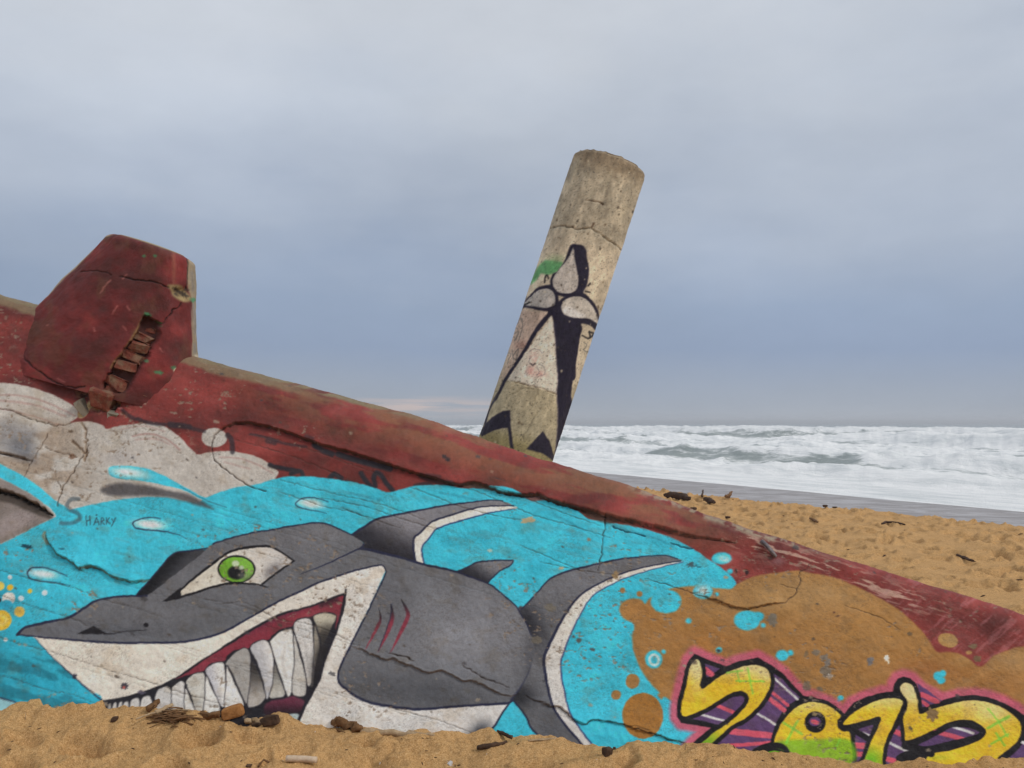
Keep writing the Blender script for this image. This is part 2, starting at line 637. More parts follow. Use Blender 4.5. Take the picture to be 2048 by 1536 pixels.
# --- turquoise water
WATER = T("-90 1130 0 1087 60 1057 97 1040 120 1028 150 1016 215 1002 275 995 325 995 362 1000 395 1004 410 996 462 977 512 969 557 956 600 953 645 955 712 965 750 976 780 985 820 974 855 970 895 969 920 974 955 976 985 974 1012 976 1035 984 1062 1001 1092 999 1120 1006 1145 1015 1162 1025 1177 1037 1207 1041 1225 1045 1262 1051 1300 1060 1337 1072 1375 1090 1405 1110 1437 1132 1462 1152 1472 1167 1466 1178 1450 1186 1440 1200 1432 1260 1430 1340 1430 1440 1430 1540 1430 1600 700 1600 -90 1600")
W.poly(WATER, CY, 1.4, 1, True, 4)
W.poly(T("-90 885 0 928 60 960 110 1000 150 1030 120 1045 104 1020 60 987 0 955 -90 905"), CY, 1.0)
nw = fbm(X / 60, Y / 40, 5, 91)
blue = (W.c[..., 2] - W.c[..., 0] > 90)
dk = (sstep(250, 0, X + 0.6 * (1300 - Y)) * 0.55 + sstep(0.5, 0.75, nw) * 0.22) * blue
W.c[:] = W.c * (1 - dk[..., None]) + np.array(CYD) * dk[..., None]
str_ = sstep(0.56, 0.74, fbm((X + 2.5 * Y) / 70, (Y - 0.3 * X) / 9, 5, 14)) * 0.30 * blue * sstep(1250, 1100, Y)
W.c[:] = W.c * (1 - str_[..., None]) + np.array((84, 134, 140)) * str_[..., None]
tl = sstep(0.5, 0.66, fbm(X / 70, (Y - 0.3 * X) / 20, 5, 24)) * blue * sstep(330, 120, X) * sstep(1270, 1330, Y) * 0.55
W.c[:] = W.c * (1 - tl[..., None]) + np.array((24, 96, 112)) * tl[..., None]
W.poly(T("-40 1395 0 1396 29 1404 51 1414 40 1440 -40 1440"), (150, 190, 194), 1.5, .9)
W.line(T("-40 1388 0 1396 29 1404 55 1416"), 3, INK, 1, .85)
for s in ("1225 1050 1262 1062 1300 1072 1345 1090", "700 985 760 1000", "880 985 960 1000", "1110 1030 1170 1060"):
    W.line(T(s), 4, (40, 120, 140), 2.5, .5)

# big splash drop with its sprayed shadow
W.poly(T("200 978 237 966 287 971 337 982 375 988 400 1000 426 1017 400 1012 350 998 300 992 225 991"), (72, 70, 72), 3.5, .85)
W.poly(T("217 940 225 932 250 932 287 936 325 950 362 970 412 996 462 1012 430 1012 375 984 337 973 287 963 237 957 220 950"), CY, 1.0)
W.glow(252, 945, 32, 9, (216, 222, 214), .95, 6)
W.glow(275, 949, 30, 7, (200, 220, 216), .6, 12)
W.line(T("362 974 412 1000 452 1014"), 1.6, INK, .8, .5)


def drop(wc, hi, path, w_=3):
    W.glow(hi[0], hi[1], hi[2], hi[3], (214, 222, 220), .92, hi[4], 1.5)
    W.line(T(path), [w_ * .6, w_, w_, w_ * .3], INK, .9, .85)


drop(W, (298, 1048, 32, 10, 5), "320 1037 295 1034 275 1039 265 1046 270 1055 287 1059 312 1060 337 1064 357 1069 372 1077")
drop(W, (621, 1007, 27, 9, 8), "655 1003 640 998 620 995 600 999 591 1009 602 1016 630 1021 652 1026", 2.2)
drop(W, (84, 1147, 30, 9, 8), "132 1151 105 1140 82 1134 62 1136 54 1145 60 1157 82 1162 112 1165 138 1170")
# bubbles, left edge
for x, y, r, c in ((-2, 1172, 10, (214, 186, 84)), (20, 1175, 6, (216, 166, 40)), (59, 1182, 5.2, (204, 170, 50)), (19, 1154, 4.6, (196, 206, 204)),
                   (88, 1185, 5.6, (190, 202, 204)), (43, 1197, 5.6, (186, 200, 202)), (18, 1197, 13, (206, 204, 194)), (-1, 1201, 5, BLK),
                   (15, 1212, 12.5, (40, 150, 176)), (40, 1224, 10.5, (206, 170, 70)), (4, 1241, 21, (206, 168, 52)), (13, 1280, 4, (200, 200, 196)), (30, 1282, 2.4, (120, 110, 90))):
    W.ell(x, y, r, r * .97, c, 1.2)
W.ell(4, 1241, 13, 12, (224, 196, 110), 3, .7)
W.ell(4, 1240, 7, 6, (220, 170, 50), 2, .9)

# --- the shark
BODY = T("36 1270 52 1255 87 1246 135 1235 160 1220 187 1202 212 1195 250 1191 270 1190 292 1190 340 1155 387 1118 425 1087 455 1077 500 1066 562 1055 600 1049 635 1044 662 1050 695 1065 720 1080 726 1088 722 1096 755 1104 805 1117 850 1130 892 1139 917 1146 942 1155 980 1170 1005 1190 1030 1212 1042 1230 1055 1252 1065 1280 1068 1300 1063 1330 1050 1359 1038 1379 1020 1402 1012 1407 962 1410 901 1414 841 1419 801 1416 770 1411 740 1405 716 1395 696 1381 680 1366 677 1352 680 1340 687 1322 700 1295 725 1245 750 1192 770 1150 771 1140 765 1131 750 1132 712 1140 675 1152 637 1165 600 1182 562 1200 525 1220 487 1242 450 1262 412 1275 375 1282 350 1284 300 1285 225 1285 150 1280 100 1276 62 1272")
TAIL = T("1036 1224 1050 1212 1075 1185 1102 1157 1142 1141 1187 1130 1237 1119 1287 1114 1332 1112 1350 1116 1362 1121 1312 1131 1262 1142 1225 1156 1180 1178 1150 1203 1130 1231 1110 1266 1096 1297 1088 1317 1090 1343 1097 1381 1107 1415 1125 1443 1157 1481 1180 1520 1110 1520 1082 1477 1062 1455 1052 1433 1030 1405 1020 1400 1040 1340")
TSTR = T("1366 1122 1312 1130 1262 1141 1225 1155 1180 1177 1150 1202 1130 1230 1110 1265 1095 1297 1088 1317 1090 1343 1097 1381 1107 1415 1125 1443 1157 1481 1190 1530 1210 1525 1179 1483 1157 1453 1139 1423 1129 1383 1123 1351 1122 1322 1127 1305 1142 1267 1162 1227 1185 1192 1225 1167 1265 1150 1317 1136 1350 1127")
FIN = T("702 1069 725 1054 750 1040 780 1031 830 1022 892 1010 942 1004 980 1001 1002 1002 1024 1010 992 1013 955 1016 917 1026 870 1041 852 1053 840 1066 828 1078 827 1100 832 1124 780 1112 722 1098 726 1085")
FSTR = T("1031 1013 992 1012 955 1015 917 1025 870 1040 852 1052 840 1065 827 1077 827 1100 832 1122 848 1126 844 1110 844 1092 860 1072 875 1055 917 1041 955 1031 992 1022 1030 1018")
FIN2 = T("912 1148 940 1132 957 1124 992 1122 1026 1122 1021 1131 1000 1142 985 1155 976 1166 974 1172")
BELLY = T("62 1270 150 1276 350 1280 450 1258 600 1178 712 1137 755 1130 772 1138 690 1316 685 1340 700 1360 740 1388 800 1402 901 1402 1000 1398 1018 1408 1002 1431 986 1455 960 1476 900 1530 210 1530 206 1404 180 1383 150 1357 112 1322 75 1281")
W.poly(TAIL, GRY, 1, 1, True, 4)
W.clip_glow(TAIL, 1055, 1245, 30, 55, (36, 36, 42), .95, -30)
W.clip_glow(TAIL, 1040, 1392, 30, 26, (30, 30, 34), .95)
W.clip_glow(TAIL, 1160, 1165, 70, 22, (112, 112, 117), .6, -20)
W.clip_glow(TAIL, 1110, 1450, 40, 40, GRYD, .7)
W.poly(TSTR, G((1180, 1180), WHT, (1110, 1460), (196, 192, 186)), 1, 1, True, 4)
W.line(T("1362 1121 1312 1130 1262 1141 1225 1155 1180 1177 1150 1202 1130 1230 1110 1265 1095 1297 1088 1317 1090 1343 1097 1381 1107 1415 1125 1443 1157 1481 1180 1510"), [2, 3, 4, 6, 6, 5, 5], INK)
W.line(T("1366 1123 1317 1136 1265 1151 1225 1168 1185 1193 1162 1228 1142 1268 1127 1306 1122 1322 1123 1351 1129 1383 1139 1423 1157 1453 1179 1483 1200 1510"), [1.5, 2, 3, 3, 3.5], (52, 66, 110))
W.line(T("1036 1224 1050 1212 1075 1185 1102 1157 1142 1141 1187 1130 1237 1119 1287 1113 1332 1111 1355 1117"), [2, 3, 3, 4, 3, 2, 2], INK)
W.line(T("1020 1398 1030 1405 1052 1433 1062 1455 1082 1477 1110 1510"), 4, INK)

W.poly(BELLY, G((400, 1280), (208, 200, 186), (840, 1450), (204, 200, 194)), 1)
W.glow(960, 1462, 26, 16, (54, 56, 62), .9, -35)
W.line(T("1018 1408 1002 1431 986 1455 960 1476 940 1496"), 4, INK)
W.line(T("70 1276 112 1322 150 1357 180 1383 203 1400"), [1, 2.5, 4, 4.5], INK, .9, .75)

W.poly(FIN, G((800, 1120), (32, 30, 36), (830, 1045), (122, 120, 124)), 1)
W.clip_glow(FIN, 950, 1012, 70, 14, (108, 108, 112), .7, -10)
W.clip_glow(FIN, 725, 1075, 26, 18, (40, 40, 48), .8)
W.poly(FSTR, (212, 208, 196), 1)
W.line(T("702 1069 725 1054 750 1040 780 1031 830 1022 892 1010 942 1004 980 1000 1005 1002"), [5, 4, 3, 2], INK)
W.line(T("1028 1011 992 1012 955 1015 917 1025 870 1040 852 1052 840 1065 827 1077 827 1100 831 1122"), [2, 3, 3.5, 4, 4], INK)
W.line(T("1030 1018 992 1023 955 1032 917 1042 875 1056 860 1073 844 1093 844 1110 848 1126"), [1.5, 3, 3, 3], (44, 66, 110))
W.poly(FIN2, G((960, 1165), (36, 36, 42), (985, 1128), (112, 112, 116)), 1)
W.line(T("912 1148 940 1132 957 1124 992 1121 1026 1121"), 3, INK)
W.line(T("1026 1122 1021 1131 1000 1142 985 1155 976 1166 974 1172"), 2.6, INK)
# dark fin on the far side of the head
FAR = T("268 1191 300 1157 325 1127 347 1105 382 1100 415 1098 430 1092 400 1112 352 1150 296 1192")
W.poly(FAR, G((370, 1130), (58, 58, 62), (345, 1110), (20, 20, 24)), 1)
W.line(T("268 1191 300 1157 325 1127 347 1105 382 1100 425 1094"), 3, INK)

W.poly(BODY, GRY, 1, 1, True, 4)
W.clip_glow(BODY, 930, 1275, 120, 80, GRYL, .95)
W.clip_glow(BODY, 960, 1225, 90, 40, (118, 118, 122), .6, 25)
W.clip_glow(BODY, 850, 1385, 190, 40, GRYD, .9, 5)
W.clip_glow(BODY, 780, 1190, 30, 60, (88, 88, 92), .6)
W.clip_glow(BODY, 620, 1075, 110, 24, (112, 111, 114), .7, -10)
W.clip_glow(BODY, 200, 1262, 150, 18, (84, 85, 90), .7)
W.clip_glow(BODY, 420, 1250, 90, 18, (88, 89, 92), .6, -20)
W.clip_glow(BODY, 1066, 1330, 20, 60, (60, 60, 66), .6)
W.line(T("722 1096 755 1103 805 1116 850 1129 892 1138 917 1145 942 1154 980 1169 1005 1189 1030 1211 1042 1230 1055 1252 1062 1270"), [6, 5, 4, 3, 3, 2], INK)
W.line(T("36 1270 52 1255 87 1246 135 1235 160 1220 187 1202 212 1195 250 1191 292 1191"), [5, 5, 4.5, 4, 3.5], INK)
W.line(T("425 1087 455 1077 500 1066 562 1055 600 1049 635 1044 662 1050 695 1065 705 1069"), [3, 3, 3, 2.4], INK)
W.line(T("726 1088 720 1095 695 1107 650 1128 600 1148"), [4, 3.5, 2.5, 1], INK)
W.line(T("36 1270 100 1276 150 1280 225 1285 300 1285 350 1284 375 1282 412 1275 450 1262 487 1242 525 1220 562 1200 600 1182 637 1165 675 1152 712 1140 750 1132 765 1131 771 1140 770 1150 750 1192 725 1245 700 1295 687 1322 680 1340 677 1352 680 1366 696 1381 716 1395 740 1405 770 1411 801 1416 841 1419 901 1414 962 1410 1012 1407 1025 1400"),
       [3, 4.5, 4.5, 4, 4, 3.5, 3, 3.5, 4.5, 5, 5.5, 5, 5], INK)
W.line(T("1063 1330 1050 1359 1038 1379 1022 1400"), [1, 3, 5], INK, 1.6, .7)
# gills
for s in ("757 1217 764 1237 757 1258 731 1301 752 1254 759 1236", "781 1207 789 1235 781 1262 757 1305 774 1257 781 1234", "802 1197 820 1225 816 1246 782 1307 804 1252 812 1230 807 1212"):
    p = T(s)
    W.poly(p, G(p[0] + [0, 4], (30, 28, 34), (p[0] + [0, 45]), (128, 48, 62)), .9)
W.line(T("783 1208 781 1234 774 1257 758 1302"), 2, INK, .8, .8)
# nostril
W.poly(T("152 1267 185 1251 212 1267 185 1268"), BLK, .9, 1, False)
W.line(T("205 1267 225 1267 240 1263 292 1259"), [3, 2, 1.2], BLK, .8, .9)
W.ell(290, 1249, 5, 4.5, BLK, 1, 1, 0, .3)

# eye
W.poly(T("322 1203 360 1174 368 1188 345 1196"), BLK, 1, 1, False)
EYE_P = np.concatenate([crom(T("360 1180 387 1157 425 1127 457 1105 490 1096 520 1093 541 1094"), False), crom(T("541 1094 562 1105 586 1121"), False), crom(T("586 1121 555 1142 522 1166 510 1167 462 1165 425 1172 387 1184 360 1192"), False)])
W.poly(EYE_P, G((420, 1165), (206, 200, 184), (560, 1110), (196, 190, 182)), 1, 1, False)
W.clip_glow(EYE_P, 545, 1140, 22, 12, (96, 92, 94), .8, -35)
W.clip_glow(EYE_P, 380, 1170, 24, 10, (172, 160, 142), .6, -35)
iris = np.array([(472 + 38 * math.cos(t), min(1138 + 28 * math.sin(t), 1166)) for t in np.linspace(0, 2 * math.pi, 40, endpoint=False)])
W.poly(iris, BLK, .9, 1, False)
ir2 = np.array([(472 + 34.5 * math.cos(t), min(1138.5 + 25 * math.sin(t), 1163)) for t in np.linspace(0, 2 * math.pi, 40, endpoint=False)])
W.poly(ir2, G((446, 1150), (104, 160, 40), (500, 1130), (120, 176, 60)), .9, 1, False)
W.clip_glow(ir2, 500, 1157, 14, 8, (40, 62, 26), .9, -20)
W.clip_glow(ir2, 487, 1150, 18, 10, (150, 176, 130), .5)
W.ell(472, 1145, 17, 14, (20, 20, 22), 2.4)
W.glow(482, 1150, 7, 6, (92, 96, 90), .8)
W.ell(471, 1127, 7, 6, (186, 200, 166), 1.6, .95)
W.ell(482, 1135, 5, 4.5, (176, 190, 160), 1.6, .95)
W.line(T("345 1192 387 1155 425 1126 457 1104 490 1095 520 1092 541 1093 562 1104 587 1121"), [3, 5, 5, 4.5, 4, 3.5], BLK)
W.line(T("587 1121 555 1143 524 1167"), [3, 4, 4], BLK)
W.line(T("330 1200 360 1193 387 1185 425 1173 462 1166 510 1168 535 1174"), [5, 5, 4.5, 4.5, 4, 1.5], BLK)

# mouth
MOUTH = np.concatenate([crom(T("205 1401 237 1396 260 1390 287 1382 325 1367 362 1347 400 1321 425 1306 462 1281 512 1251 562 1226 600 1216 637 1204 670 1191 691 1184"), False), crom(T("691 1184 687 1212 680 1238 672 1266 660 1296 647 1333 640 1359 628 1381 613 1407 600 1440"), False), T("600 1520 203 1520")])
W.poly(MOUTH, (30, 28, 34), 1, 1, False)
W.line(T("691 1178 691 1190"), 3, BLK)
W.poly(T("350 1357 375 1344 412 1317 462 1287 512 1257 562 1231 600 1220 637 1208 670 1196 686 1191 682 1212 676 1240 671 1258 672 1236 667 1226 652 1224 637 1226 622 1232 595 1237 585 1252 565 1257 545 1270 535 1280 510 1284 497 1296 470 1300 455 1310 447 1322 420 1327 407 1341 375 1350"), G((480, 1285), (124, 46, 58), (470, 1262), (92, 36, 56)), 1.3)
W.glow(610, 1232, 40, 7, (140, 58, 62), .5, -18)
W.line(T("672 1200 660 1202 640 1210"), 9, (40, 26, 34), 4, .7)
LT, LT2, DT = (208, 204, 196), (192, 188, 182), (152, 148, 142)
teeth = [
    ("626 1234 637 1227 652 1226 667 1229 671 1236 657 1266 646 1290 641 1275 632 1250", G((650, 1232), (180, 172, 152), (652, 1275), (60, 54, 48))),
    ("588 1250 597 1240 612 1236 621 1241 625 1262 628 1300 626 1325 622 1367 615 1369 610 1332 600 1295 590 1267", LT2),
    ("541 1281 557 1266 575 1259 584 1262 588 1300 589 1325 586 1370 580 1391 574 1388 563 1355 551 1320 541 1288", LT),
    ("501 1295 521 1281 535 1284 545 1310 548 1341 545 1371 538 1395 532 1396 529 1371 521 1343 511 1316", G((545, 1300), (206, 202, 196), (515, 1310), (168, 166, 166))),
    ("451 1326 467 1308 483 1298 496 1299 501 1320 502 1351 500 1387 495 1407 489 1401 479 1379 467 1351 457 1333", DT),
    ("410 1340 426 1327 443 1325 448 1333 450 1361 450 1407 445 1414 436 1403 426 1375 416 1355", G((440, 1340), LT, (418, 1345), (178, 176, 178))),
    ("372 1362 386 1349 402 1345 408 1351 410 1381 408 1430 394 1430 384 1395 374 1371", (186, 182, 172)),
    ("343 1377 357 1363 367 1365 370 1383 386 1430 350 1430 343 1400", LT2),
    ("311 1388 325 1374 337 1375 342 1390 340 1430 315 1430", LT2), ("283 1400 292 1392 300 1394 304 1410 300 1430 280 1430", LT2),
    ("262 1403 272 1396 279 1402 276 1430 260 1430", LT2), ("248 1408 252 1403 257 1406 256 1430 248 1430", LT2), ("238 1410 242 1404 245 1408 245 1430 237 1430", LT2), ("227 1411 231 1405 234 1410 234 1430 226 1430", LT2), ("217 1412 221 1407 223 1412 224 1430 216 1430", (150, 146, 140)),
    ("453 1334 458 1343 471 1371 487 1407 479 1415 451 1415 452 1371", LT),
    ("503 1325 517 1345 527 1376 531 1393 523 1407 503 1414 496 1409 501 1371", G((515, 1405), (166, 160, 152), (508, 1330), (52, 48, 46))),
    ("549 1328 559 1356 570 1389 551 1396 540 1394 546 1367", G((555, 1390), (172, 168, 158), (550, 1330), (100, 96, 90))),
    ("588 1270 599 1306 609 1343 613 1371 609 1391 587 1389 586 1361 590 1320", (184, 180, 172)),
    ("411 1353 420 1371 438 1409 436 1430 410 1430 411 1387", LT), ("371 1378 380 1397 392 1430 372 1430", LT), ("629 1255 640 1290 634 1320 630 1330", (140, 132, 118)),
]
for s, c in teeth:
    p = crom(T(s), True)
    W.line(np.concatenate([p, p[:1]]), 3.4, (36, 34, 40), 1.2, .85, False)
    W.poly(p, c, 1.2, 1, False)
W.glow(640, 1310, 12, 50, (38, 34, 34), .75, 18)
for s in ("626 1300 628 1330 624 1372", "570 1290 566 1320 572 1350", "520 1300 530 1330", "600 1250 612 1290 618 1350"):
    W.line(T(s), 3, (150, 146, 142), 3, .5)
W.poly(T("530 1412 543 1402 567 1398 585 1392 597 1396 609 1402 608 1412 600 1424 571 1428 531 1431"), G((570, 1400), (98, 44, 62), (570, 1428), (44, 26, 34)), 2)
W.poly(T("524 1438 550 1432 575 1429 596 1428 598 1445 524 1450"), (170, 188, 188), 1.5)
W.line(T("691 1184 687 1212 680 1238 672 1266 660 1296 647 1333 640 1359 628 1381 613 1407 598 1440"), [4, 4, 4, 5, 6], (30, 28, 36), 1)

# --- brown dune right of the shark
BROWN = T("1332 1180 1362 1174 1400 1172 1437 1177 1462 1178 1474 1169 1504 1155 1552 1146 1596 1142 1621 1146 1663 1153 1701 1168 1748 1190 1795 1218 1837 1256 1862 1288 1875 1304 1906 1305 1932 1316 1960 1334 1985 1313 2017 1300 2048 1293 2150 1285 2150 1600 1420 1600 1400 1440 1345 1404 1330 1394 1322 1399 1315 1391 1318 1385 1302 1369 1282 1340 1270 1311 1265 1292 1264 1272 1268 1249 1247 1237 1239 1220 1245 1205 1262 1197 1282 1200 1290 1208 1300 1196")
W.poly(BROWN, BRN, 2.2, 1, True, 4)
for cx, cy, rx, ry, c, a in ((1600, 1190, 160, 45, BRNL, .85), (1500, 1310, 150, 40, BRND, .7), (1290, 1225, 50, 30, (156, 110, 58), .7), (1420, 1290, 60, 30, (160, 108, 54), .6), (1750, 1270, 100, 50, (160, 118, 66), .7),
                             (1960, 1390, 100, 50, (152, 104, 56), .7), (1850, 1340, 60, 24, (146, 92, 48), .6), (2040, 1320, 60, 22, (168, 134, 90), .7), (1930, 1320, 30, 12, (170, 132, 82), .7)):
    W.clip_glow(BROWN, cx, cy, rx, ry, c, a)
W.line(T("1890 1400 1930 1370 1980 1340 2048 1318"), 12, (168, 126, 76), 6, .5)
for x, y, rx, ry in ((1245, 1181, 5, 5.5), (1279, 1188, 6, 6), (1265, 1363, 14, 15), (1232, 1390, 10, 10), (1285, 1432, 41, 46)):
    W.ell(x, y, rx, ry, BRN if ry < 40 else (150, 102, 44), 1.2)
W.ell(1895, 1281, 20, 14, (168, 130, 76), 1.2, 1, 15)
W.ell(1936, 1306, 6, 4, (166, 122, 70), 1)
for x, y, rx, ry in ((1332, 1203, 31, 24), (1406, 1183, 20, 15), (1434, 1189, 4, 4), (1443, 1117, 20, 12), (1460, 1143, 6, 5), (1377, 1242, 6, 5.5), (1494, 1241, 26, 20), (1517, 1233, 11, 9), (1526, 1251, 5, 5),
                     (1307, 1319, 17, 18), (1327, 1304, 4.5, 4.5), (1438, 1300, 6, 6), (1564, 1311, 13, 11), (1581, 1306, 6, 6), (1681, 1396, 6, 5), (1677, 1402, 3, 3), (1876, 1352, 9, 9), (1886, 1347, 6, 7), (1883, 1361, 8, 7)):
    W.ell(x, y, rx, ry, CY, 2.0)
W.glow(1448, 1118, 11, 6, (214, 232, 232), .9, 15)
W.glow(1406, 1181, 13, 10, (206, 228, 230), .85)
W.glow(1448, 1117, 4, 3, (90, 180, 205), .9)
t = np.linspace(0, 2 * math.pi, 24)
W.line(np.stack([1308 + 9 * np.cos(t), 1320 + 10 * np.sin(t)], 1), 5, (212, 218, 206), 1.8, .85)

# --- lettering at the right
MASS = np.concatenate([T("255 1230 360 1130 520 1000 180 945 135 880 135 780 160 650 220 400 270 230 335 155 500 230 690 300 850 240 1050 200 1200 280 1350 390 1450 500 1580 630 1700 650 1850 710 1960 780 2040 840", *A9),
                       T("100 720 250 650 430 600 560 585 570 500 610 440 680 415 760 440 820 500 860 620 900 760 1100 690 1300 635 1500 625 1650 650 1800 710 1950 790 2048 860 2400 1000 2400 1700", *A10), T("255 1600", *A9)])
W.line(MASS[:-2], 30, PNK, 4.5, .96, False)
W.line(T("850 510 1000 600 1120 690 1060 620 940 560", *A10), 22, PNK, 4, .9)
W.poly(MASS, BLK, 1, 1, False)
for tile, s in ((A9, "440 265 620 330 480 430 455 350"),
                (A9, "850 635 905 640 900 720 820 830 680 930 620 965 310 900 400 840 600 730 750 650"),
                (A9, "1235 380 1330 440 1440 560 1540 650 1420 730 1330 830 1260 960 1220 1080 1200 1190 1000 1250 960 1275 950 1340 540 1340 490 1250 640 1110 800 990 960 900 1080 780 1190 620"),
                (A10, "830 490 940 560 1040 640 1120 690 1000 735 900 760 880 660"),
                (A10, "650 960 655 1080 700 1210 860 1260 700 1290 600 1360 560 1460 430 1460 500 1180 570 1030"),
                (A10, "130 1020 340 960 290 1090 230 1250 190 1460 100 1460 120 1150"),
                (A10, "1790 1400 1900 1320 2000 1220 2070 1120 2400 1000 2400 1500 1790 1500")):
    W.poly(T(s, *tile), PUR, .9, 1, False)
LP, LW = (196, 80, 98), (196, 194, 192)
for tile, s, w_, c in ((A9, "1230 600 1400 740", 38, LP), (A9, "1200 670 1360 800", 55, LP), (A9, "580 740 790 830", 42, LP), (A9, "760 1040 1220 1090", 75, LP), (A9, "560 1215 1200 1170", 42, LP), (A9, "460 340 530 395", 66, LP),
                       (A9, "1250 440 1510 670", 27, LW), (A9, "1060 840 1260 960", 27, LW), (A9, "400 850 670 920", 27, LW), (A9, "960 1270 1040 1235", 14, LW),
                       (A10, "590 1040 645 1065", 60, LP), (A10, "120 1200 220 1205", 72, LP), (A10, "115 1295 195 1300", 55, LP), (A10, "470 1350 570 1375", 60, LP),
                       (A10, "890 620 1060 700", 62, LP), (A10, "900 700 960 745", 40, LP), (A10, "130 1030 290 1085", 24, LW), (A10, "520 1170 770 1285", 32, LW), (A10, "2020 1160 2200 1240", 34, LW), (A10, "1850 1370 2200 1420", 46, LP)):
    W.line(T(s, *tile), w_ / 5.689, c, .9, 1, False)
NUM2 = T("345 225 385 240 410 310 420 400 405 480 395 520 430 555 520 490 650 400 780 340 900 300 1020 288 1120 310 1180 360 1200 460 1185 560 1120 680 1020 800 900 900 760 970 640 1080 560 1150 460 1230 400 1290 270 1290 420 1170 560 1050 700 960 830 850 920 750 955 660 900 590 850 580 720 620 560 720 420 800 300 850 220 870 180 830 190 720 230 560 260 420 290 300", *A9)
NUM0 = T("1240 1190 1270 1060 1340 930 1440 810 1560 730 1700 705 1850 740 1990 850 1960 920 1965 990 2030 1040 2090 1045 2112 1150 2112 1420 1850 1420 1420 1400 1400 1330 1370 1250 1300 1195", *A9)
NUM1 = T("0 930 60 870 200 770 400 680 550 660 650 680 670 720 640 800 590 920 520 1060 460 1200 430 1370 420 1440 210 1440 240 1340 300 1180 380 1010 425 900 390 870 300 900 150 940 0 970", *A10)
NUM5 = T("640 560 650 510 700 485 760 500 800 560 840 680 850 790 880 840 1000 790 1200 730 1400 690 1550 690 1700 730 1850 800 1970 900 2015 1010 1990 1120 1900 1220 1750 1340 1700 1420 1000 1420 980 1305 1200 1260 1400 1200 1560 1130 1620 1040 1560 970 1450 915 1330 905 1200 940 1050 1010 880 1090 720 1145 700 1100 690 980 680 870 720 790 725 700 680 630", *A10)
for p, w_ in ((NUM2, 17), (NUM0, 15), (NUM1, 17), (NUM5, 16)):
    q = crom(p, True)
    W.line(np.concatenate([q, q[:1]]), w_, BLK, .9, 1, False)


def letter(p, top, bot, ytop, ymid):
    W.poly(p, G((0, ytop), top, (0, ymid), bot), .9)


letter(NUM2, YELP, YEL, 1322, 1372)
W.clip_glow(NUM2, 1535, 1345, 26, 22, YELP, .8)
W.clip_glow(NUM2, 1396, 1345, 16, 40, YELP, .7)
W.clip_glow(NUM2, 1405, 1492, 42, 36, GRN, 1)
letter(NUM0, (214, 188, 96), YEL, 1404, 1440)
W.poly(np.concatenate([T("1245 1195 1300 1150 1500 1130 1700 1130 2105 1140", *A9), T("2112 1420 1420 1420 1390 1300", *A9)]), GRN, 4, .8)
letter(NUM1, (214, 194, 110), YEL, 1398, 1430)
W.clip_glow(NUM1, 1740, 1520, 30, 26, GRN, 1)
letter(NUM5, YELP, YEL, 1380, 1440)
W.clip_glow(NUM5, 1985, 1425, 50, 24, YELP, .7)
W.clip_glow(NUM5, 1880, 1515, 30, 8, (150, 180, 50), .5)
BOWL5 = T("1200 970 1350 960 1500 990 1580 1050 1500 1110 1300 1160 1050 1220 900 1240 800 1190 950 1110 1100 1030", *A10)
q = crom(BOWL5, True)
W.poly(BOWL5, PUR, .9)
for s, w_, c in (("1050 1040 1400 1140", 52, LP), ("1220 975 1470 1060", 32, LW)):
    W.line(T(s, *A10), w_ / 5.689, c, .9, 1, False)
W.line(np.concatenate([q, q[:1]]), 11, BLK, .9, 1, False)
W.line(T("700 1200 900 1250 1000 1290", *A10), 15, BLK, .9)
W.line(T("620 1350 700 1300 850 1270 1000 1290", *A10), 11, BLK, .9)
W.line(T("130 1040 280 1130", *A10), 12, BLK, .9)
W.ell(1330 + 1710 / 5.689, 1280 + 935 / 5.689, 21, 21.5, BLK, 1)
W.ell(1330 + 1705 / 5.689, 1280 + 930 / 5.689, 12, 9.5, PUR, 1)
W.ell(1330 + 1705 / 5.689, 1280 + 935 / 5.689, 9, 5, LP, 1, 1, 20)
W.line(T("980 1290 1100 1225 1230 1195 1330 1215 1390 1280 1410 1400", *A9), 10.5, BLK, .9)
W.poly(T("1150 1290 1240 1262 1320 1290 1350 1400 1100 1400", *A9), GRN, 1.2)
for tile, s, w_ in ((A9, "820 350 850 480", 16), (A9, "940 320 970 470 1000 610", 22), (A9, "810 465 1130 470", 20), (A9, "1350 940 1560 1070", 28), (A9, "1510 920 1460 1010 1380 1170", 30), (A9, "1990 1130 1950 1210", 20), (A9, "700 375 880 350", 18),
                    (A10, "1640 780 1760 930 1860 1100", 20), (A10, "1880 870 1640 1000", 32), (A10, "1680 1180 1870 1070", 26), (A10, "1730 1060 1830 1200", 26)):
    W.line(T(s, *tile), w_ / 5.689, (122, 196, 60), 1.3, .8, False)

# --- the small signature
W.line(T("620 1028 570 1030 538 1058 532 1090 560 1120 610 1140 632 1170 620 1200 580 1218 520 1228 480 1225", *A1), [9, 7.5, 7.5, 8, 8.5, 8, 7], (58, 76, 86), 1.5, .58)
for s in ("680 1160 685 1240", "710 1160 714 1236", "682 1202 712 1196", "740 1236 764 1175 787 1236", "750 1214 780 1210", "802 1236 802 1182 820 1182 827 1198 804 1207 832 1232", "846 1180 848 1230", "872 1180 850 1205 878 1230", "892 1188 902 1214", "922 1180 890 1246"):
    W.line(T(s, *A1), 2.0, (40, 52, 62), .8, .8, False)
W.ell(191, 1029, 1.6, 1.6, (40, 52, 62), .8, .8)

